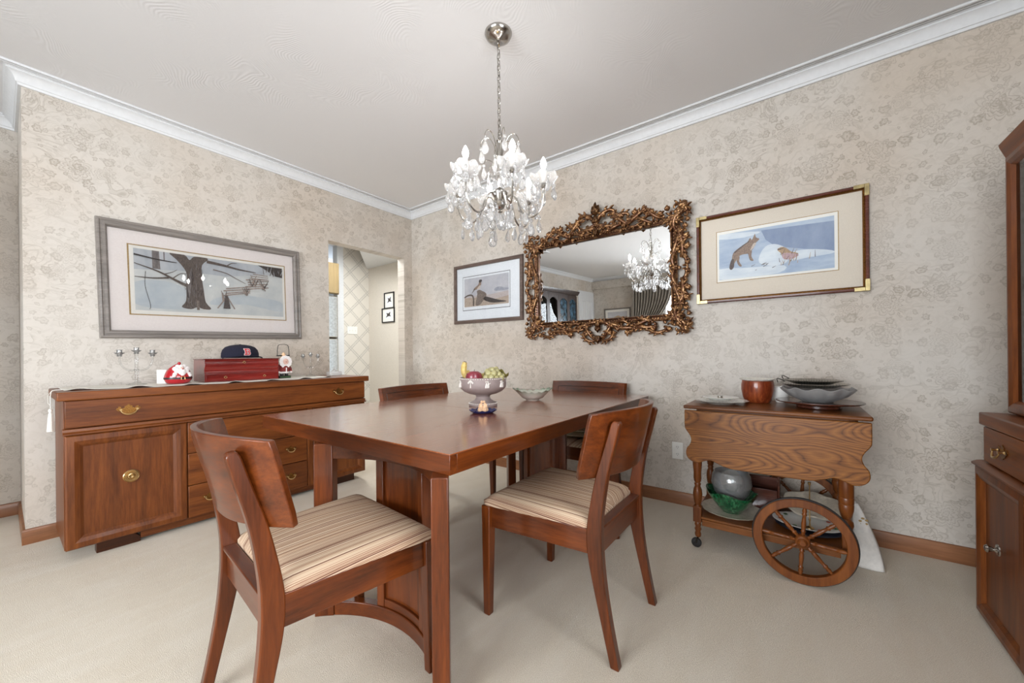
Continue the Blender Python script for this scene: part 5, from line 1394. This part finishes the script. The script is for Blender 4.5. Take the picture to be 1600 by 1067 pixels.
# ------------------------------------------------------------------ things on the sideboard
STZ = .8705
M['cherry'] = wood('cherry_lacquer', rgb(64, 14, 12), rgb(112, 28, 24), rgb(150, 48, 40), 'X', rough=.2, coat=.7)
bx_ = thing('flatware_chest', 'glossy cherry-red wooden flatware chest under the baseball cap', 'chest', (1.022, 3.22, STZ))
hw_ = .222
def chest_prof(): return [(-.118, 0), (-.118, .050), (-.120, .052), (-.112, .060), (-.108, .075), (-.112, .090), (-.120, .098), (-.121, .125), (-.117, .132), (-.120, .136), (-.120, .148), (.118, .148), (.118, 0)]
m = MB(); m.prism([(y, z) for y, z in chest_prof()], -hw_, hw_, 'X'); m.build('box', M['cherry'], bx_, bevel=.0015)
MB().box(-hw_ - .004, hw_ + .004, -.125, .122, .1485, .154).build('lid', M['cherry'], bx_, bevel=.002)
dw = MB().box(-hw_ + .006, hw_ - .006, -.122, -.1185, .006, .046).build('drawer', M['cherry'], bx_, bevel=.001)
def ring(parent, x, z, y, r_=.008):
    m = MB(); m.tube([(x + r_ * math.cos(2 * PI * i / 14), y - .003, z + r_ * .8 * math.sin(2 * PI * i / 14)) for i in range(14)], .0013, 6, True); m.ball((x, y - .002, z + r_ * .8), .0028, 8, 5); return m.build('ring_pull', M['brass'], parent)
ring(dw, -.11, .028, -.1225); ring(dw, .125, .028, -.1225); ring(bx_, .0, .128, -.121)
# baseball cap
M['navy'] = flat('navy_wool', rgb(20, 20, 40), .9, scale=200, var=.15)
M['cap_red'] = flat('red_embroidery', rgb(196, 52, 60), .7, scale=200); M['cap_white'] = flat('white_embroidery', rgb(232, 222, 220), .7, scale=200)
cap = thing('baseball_cap', 'navy baseball cap with a red letter B on the flatware chest', 'cap', (1.040, 3.225, STZ + .156))
m = MB()
m.lathe([(.100, 0), (.101, .012), (.100, .030), (.094, .052), (.080, .070), (.055, .081), (.025, .087), (0, .088)], 48, (0, 0, .002), lambda th, i: (1 + .0 * i, 0)); m.T = Matrix.Identity(4)
cw = m.build('crown', M['navy'], cap, ang=80, solid=.002)
cw.scale = (1.12, .95, 1.08)
MB().ball((0, 0, .0975), (.007, .007, .004), 12, 6).build('top_button', M['navy'], cap)
def brim(u, v):
    a_ = -PI * .5 + (u - .5) * 2.3; r0, r1 = .101, .101 + .042 * math.cos((u - .5) * 2.3 * 1.1) ** .6 if abs((u - .5) * 2.53) < PI / 2 else .101
    r_ = r0 + (r1 - r0) * v
    return (1.12 * r_ * math.cos(a_), .95 * r_ * math.sin(a_), .006 + .012 * v * math.cos((u - .5) * 2.3) - .012 * v * abs(u - .5) * 2)
m = MB().grid(brim, 24, 6)
vis = m.build('visor', M['navy'], cap, ang=80, solid=.003)
vis.rotation_euler = (0, 0, 0); 
# the cap sits with its visor turned a little up against the crown: letter on the front
def letterB(scale, grow, y):
    def P_(x, z): return (x * scale, z * scale)
    m = MB()
    def bar(x0, x1, z0_, z1_): m.box((x0 - grow) * scale, (x1 + grow) * scale, y - .0012, y, (z0_ - grow) * scale, (z1_ + grow) * scale)
    bar(-.30, -.10, -.5, .5); bar(-.42, .12, .34, .5); bar(-.42, .12, -.5, -.34); bar(-.20, .12, -.07, .07)
    for zc, rz_, rx_ in ((.215, .285, .24), (-.215, .285, .28)):
        n = 16; o_, i_ = [], []
        for k in range(n + 1):
            a_ = -PI / 2 + PI * k / n
            o_.append(((.10 + (rx_ + grow) * math.cos(a_)) * scale, (zc + (rz_ + grow) * math.sin(a_)) * scale))
            i_.append(((.10 + max(.01, rx_ - .17 - grow) * math.cos(a_)) * scale, (zc + (rz_ - .15 - grow) * math.sin(a_)) * scale))
        m.prism(o_ + i_[::-1], y - .0012, y, 'Y')
    return m
for g_, y, mt, nm in ((.06, 0, 'cap_white', 'letter_outline'), (0.0, -.0014, 'cap_red', 'letter')):
    lt = letterB(.046, g_, y).build(nm, M[mt], cap, smooth=False)
    lt.location = (.012, -.0975, .044); lt.rotation_euler = (math.radians(-14), 0, 0)

# round Santa figurine
M['santa_red'] = flat('glossy_red', rgb(172, 22, 34), .2, coat=.6, var=.04)
M['fluff'] = flat('white_fluff', rgb(238, 232, 230), .8, scale=160, var=.05)
M['skin_paint'] = flat('painted_skin', rgb(226, 186, 172), .5)
sa = thing('santa_figurine', 'round red Santa figurine with a white beard left of the flatware chest', 'figurine', (.672, 3.13, STZ), math.radians(8))
MB().lathe([(0, 0), (.045, 0), (.060, .010), (.068, .030), (.067, .050), (.058, .078), (.042, .100), (.024, .114), (.012, .122), (0, .126)], 36, (0, 0, .0)).build('body', M['santa_red'], sa)
MB().lathe([(.0665, .030), (.0695, .030), (.0695, .041), (.0665, .041)], 36).build('belt', M['black'], sa)
m = MB(); m.tube([(-.009, -.069, .028), (.009, -.069, .028), (.009, -.069, .044), (-.009, -.069, .044)], .002, 6, True); m.build('buckle', M['brass'], sa)
m = MB()
for (x, y, z, r_) in ((0, -.056, .074, .022), (-.020, -.050, .082, .018), (.020, -.050, .082, .018), (-.030, -.042, .094, .014), (.030, -.042, .094, .014), (0, -.044, .106, .014), (-.016, -.040, .108, .013), (.016, -.040, .108, .013), (-.034, -.052, .062, .012), (.036, -.052, .062, .012), (0, -.062, .060, .012)):
    m.ball((x, y, z), (r_, r_ * .7, r_), 12, 8)
m.build('beard', M['fluff'], sa)
MB().ball((0, -.053, .096), (.014, .010, .010), 12, 8).build('face', M['skin_paint'], sa)
MB().ball((0, -.065, .093), .004, 8, 6).build('nose', M['santa_red'], sa)
m = MB()
for s in (-1, 1): m.ball((s * .005, -.0625, .099), .0014, 6, 4)
m.build('eyes', M['black'], sa)
MB().ball((.004, -.006, .128), .009, 12, 8).build('pompom', M['santa_red'], sa)
for s in (-1, 1):
    MB().ball((s * .040, -.056, .052), (.010, .008, .010), 10, 6).build('mitten', M['fluff'], sa)
cdp = MB().box(-.002, .002, -.035, .035, 0, .088).build('greeting_card', M['white_china'], None); cdp.location = (.612, 3.22, STZ); cdp.rotation_euler = (0, 0, .5); tag(cdp, 'small white card standing behind the round Santa figurine', 'card')

# Santa lantern with wire handle
lt_ = thing('santa_lantern', 'Santa shaped lantern figure with a black wire handle right of the chest', 'figurine', (1.305, 3.17, STZ), math.radians(6))
MB().box(-.042, .042, -.030, .030, 0, .018).build('base', M['black'], lt_, bevel=.002)
MB().box(-.040, .040, -.0315, -.0302, .006, .012).build('green_trim', M['leaf_green'], lt_)
for s in (-1, 1):
    MB().lathe([(0, .0185), (.012, .0185), (.013, .030), (.011, .036), (0, .036)], 12, (s * .017, -.012, 0)).build('boot', M['black'], lt_)
    MB().lathe([(.0135, .034), (.0150, .038), (.0135, .043)], 14, (s * .017, -.012, 0)).build('boot_cuff', M['fluff'], lt_)
M['plaid'] = flat('dark_red_cloth', rgb(120, 34, 30), .7, scale=120, var=.3)
MB().lathe([(0, .036), (.034, .036), (.040, .046), (.042, .070), (.036, .095), (.026, .108), (0, .110)], 24, (0, 0, 0)).build('coat', M['plaid'], lt_)
for k, (x0, x1, z0_, z1_) in enumerate(((-.003, .003, .038, .100), (-.040, .040, .038, .046))):
    if k: MB().lathe([(.0385, .037), (.0425, .040), (.0425, .048), (.0395, .050)], 24).build('hem', M['fluff'], lt_)
    else: MB().box(x0, x1, -.0445, -.040, z0_, z1_ - .02).build('front_trim', M['fluff'], lt_)
for s in (-1, 1):
    MB().tube([(s * .034, -.006, .092), (s * .046, -.014, .072), (s * .044, -.024, .052)], [.010, .010, .008], 8).build('arm', M['plaid'], lt_)
    MB().ball((s * .044, -.026, .045), .0085, 10, 6).build('mitten', M['fluff'], lt_)
m = MB(); m.lathe([(0, 0), (.018, 0), (.030, .003), (.046, .002), (.047, -.004), (.030, -.006), (0, -.006)], 36, (0, -.030, .125), lambda th, i: (1 + .05 * math.cos(th * 12) * (i in (3, 4)), 0), 'Y'); m.build('beard_ring', M['fluff'], lt_)
MB().ball((0, -.036, .126), (.021, .006, .023), 18, 10).build('face', M['skin_paint'], lt_)
m = MB()
for s in (-1, 1): m.ball((s * .007, -.0425, .130), .0018, 6, 4)
m.build('eyes', M['black'], lt_)
MB().ball((0, -.0425, .123), .003, 8, 6).build('nose', M['santa_red'], lt_)
MB().box(-.045, .045, -.012, .012, .168, .176).build('cross_bar', M['black'], lt_, bevel=.002)
MB().lathe([(0, .150), (.022, .150), (.018, .165), (.012, .182), (.006, .195), (0, .197)], 18, (0, -.004, 0)).build('hat', M['bisque'], lt_)
MB().tube(catmull([(-.044, 0, .172), (-.043, 0, .205), (-.038, 0, .245), (-.025, 0, .256), (0, 0, .259), (.025, 0, .256), (.038, 0, .245), (.043, 0, .205), (.044, 0, .172)], 4), .0022, 6).build('wire_handle', M['black'], lt_)
# glass candelabra
def candelabrum(label, loc, rz, s):
    t = thing('glass_candelabrum', label, 'candelabrum', loc, rz); t.scale = (s, s, s)
    MB().lathe([(0, 0), (.050, 0), (.052, .004), (.030, .009), (.012, .018), (.008, .030), (.011, .045), (.008, .060), (.010, .085), (.013, .098), (.009, .11), (.0085, .19), (.011, .20), (0, .20)], 28).build('stem', M['clearglass'], t)
    for k in (-1, 0, 1):
        if k: ar = MB().tube(catmull([(0, 0, .098), (k * .030, 0, .094), (k * .060, 0, .112), (k * .078, 0, .145), (k * .082, 0, .185)], 5), .0058, 10).build('arm', M['clearglass'], t)
        c = MB(); c.lathe([(0, 0), (.010, 0), (.014, .006), (.010, .010), (.016, .016), (.026, .024), (.024, .026), (.014, .020), (.013, .040), (.016, .044), (.011, .044), (.009, .012), (0, .010)], 24, (k * .082, 0, .186 + (.016 if k == 0 else 0)))
        c.build('candle_cup', M['cupglass'], t)
    return t
candelabrum('clear glass three-arm candelabrum at the left, beside the round Santa', (.505, 3.27, STZ), math.radians(8), .93)
candelabrum('clear glass three-arm candelabrum at the right, beside the Santa lantern', (1.545, 3.24, STZ), math.radians(8), .80)
gd = thing('glass_box', 'small rectangular cut-glass dish with a lid knob at the right end of the sideboard', 'dish', (1.735, 3.22, STZ - .003))
MB().box(-.052, .052, -.035, .035, 0, .034).build('dish', M['glass_bowl'], gd, bevel=.004)
MB().lathe([(0, 0), (.024, 0), (.020, .008), (.008, .020), (.004, .026), (.006, .032), (0, .036)], 16, (0, 0, .0345)).build('lid_knob', M['crystal'], gd)

# ------------------------------------------------------------------ the room seen in the mirror
M['darkhutch'] = wood('dark_hutch_wood', rgb(34, 26, 24), rgb(58, 46, 42), rgb(82, 68, 62), 'Z')
hu = thing('display_hutch', 'dark arched display hutch seen at the left in the gilt mirror', 'cabinet', (-1.14, YH - .02, 0))
HWd, HD, HT = .80, .375, 2.06
m = MB(); m.box(-HWd, -HWd + .03, -HD, 0, 0, HT); m.box(HWd - .03, HWd, -HD, 0, 0, HT); m.box(-HWd + .03, HWd - .03, -.02, 0, 0, HT); m.box(-HWd + .03, HWd - .03, -HD, -.02, 0, .9); m.box(-HWd + .03, HWd - .03, -HD, -.02, HT - .03, HT)
for z in (1.3, 1.7): m.box(-HWd + .03, HWd - .03, -HD + .04, -.02, z, z + .02)
m.build('carcass', M['darkhutch'], hu)
MB().prism([(-HD - .06, HT + .08), (-HD - .05, HT + .05), (-HD - .01, HT + .0005), (.0, HT + .0005), (0, HT + .08)], -HWd - .06, HWd + .06, 'X').build('cornice', M['darkhutch'], hu)
M['bluegrey'] = flat('dark_curtained_glass', rgb(52, 74, 88), .15, coat=.6, scale=14, var=.5)
for k in range(4):
    x0 = -HWd + .01 + k * (2 * HWd - .02) / 4; x1 = x0 + (2 * HWd - .02) / 4 - .006
    zt_ = HT - .02; n = 12
    arch = [(x0 + .05 + (x1 - x0 - .10) * i / n, zt_ - .13 + .06 * math.sin(PI * i / n)) for i in range(n + 1)]
    m = MB()
    m.box(x0, x0 + .05, -HD - .02, -HD - .001, .92, zt_); m.box(x1 - .05, x1, -HD - .02, -HD - .001, .92, zt_); m.box(x0 + .05, x1 - .05, -HD - .02, -HD - .001, .92, .97)
    m.prism(arch + [(x1 - .05, zt_), (x0 + .05, zt_)], -HD - .02, -HD - .001, 'Y')
    d = m.build('glazed_door', M['darkhutch'], hu)
    MB().box(x0 + .045, x1 - .045, -HD - .008, -HD - .004, .965, zt_ - .06).build('door_glass', M['bluegrey'] if k in (0, 1) else M['pane'], d)
dr = struct('door_1', MB().box(-3.56, -2.88, YH - .04, YH - .002, 0, 2.18), M['white_paint'], bevel=.004)
for (x0, x1, z0_, z1_) in ((-3.50, -3.26, .2, .95), (-3.18, -2.94, .2, .95), (-3.50, -3.26, 1.1, 2.06), (-3.18, -2.94, 1.1, 2.06)):
    m = MB(); m.T = Matrix.Translation(((x0 + x1) / 2, YH - .04, (z0_ + z1_) / 2)); rect_sweep(m, x1 - x0, z1_ - z0_, [(0, 0), (0, -.008), (.02, -.012), (.03, -.004), (.03, 0)]); m.build('panel_moulding', M['white_paint'], dr)
m = MB(); m.box(-3.64, -3.56, YH - .03, YH - .001, 0, 2.29); m.box(-2.88, -2.80, YH - .03, YH - .001, 0, 2.29); m.box(-3.56, -2.88, YH - .03, YH - .001, 2.18, 2.29)
struct('trim_5', m, M['white_paint'], bevel=.003)
M['drape'] = flat('grey_beige_drape', rgb(150, 142, 132), .9, scale=80, var=.04)
cu = thing('drape', 'long pleated grey-beige drape tied back at the far window, seen in the mirror', 'curtain', (XF + .14, 0, 0))
def dr_f(u, v):
    z = 2.33 - v * 2.31
    gather = 1 - .60 * math.exp(-((z - 1.15) / .55) ** 2)
    y = 3.09 - .90 * u * gather
    return (.045 * math.sin(u * 2 * PI * 13) + .012, y, z)
MB().grid(dr_f, 208, 24).build('pleated_panel', M['drape'], cu, ang=180, solid=.002)
MB().tube([(.07, 2.68, 1.12), (.02, 2.88, 1.14), (-.04, 3.10, 1.2)], .012, 8).build('tie_back', M['drape'], cu)
MB().tube([(.0, -.45, 2.345), (.0, 3.13, 2.345)], .014, 10).build('curtain_rail', M['white_paint'], cu)
fp = picture('framed_print', 'wide framed landscape on the far living room wall, seen in the mirror', (XF, 3.538, 1.61), PI / 2, .68, .48, prof2, M['frame_grey'],
             [('mat_board', 'paper_white', -.31, .31, -.21, .21, -.006)])
a = Art(-.25, .25, -.14, .15, -.007); a.poly('meadow', [(0, 0), (1, 0), (1, 1), (0, 1)]); a.poly('mist', [(0, .6), (1, .5), (1, 1), (0, 1)]); a.smooth('bush', [(.2, .3), (.4, .65), (.6, .6), (.8, .35), (.5, .25)]); a.build('print', fp)
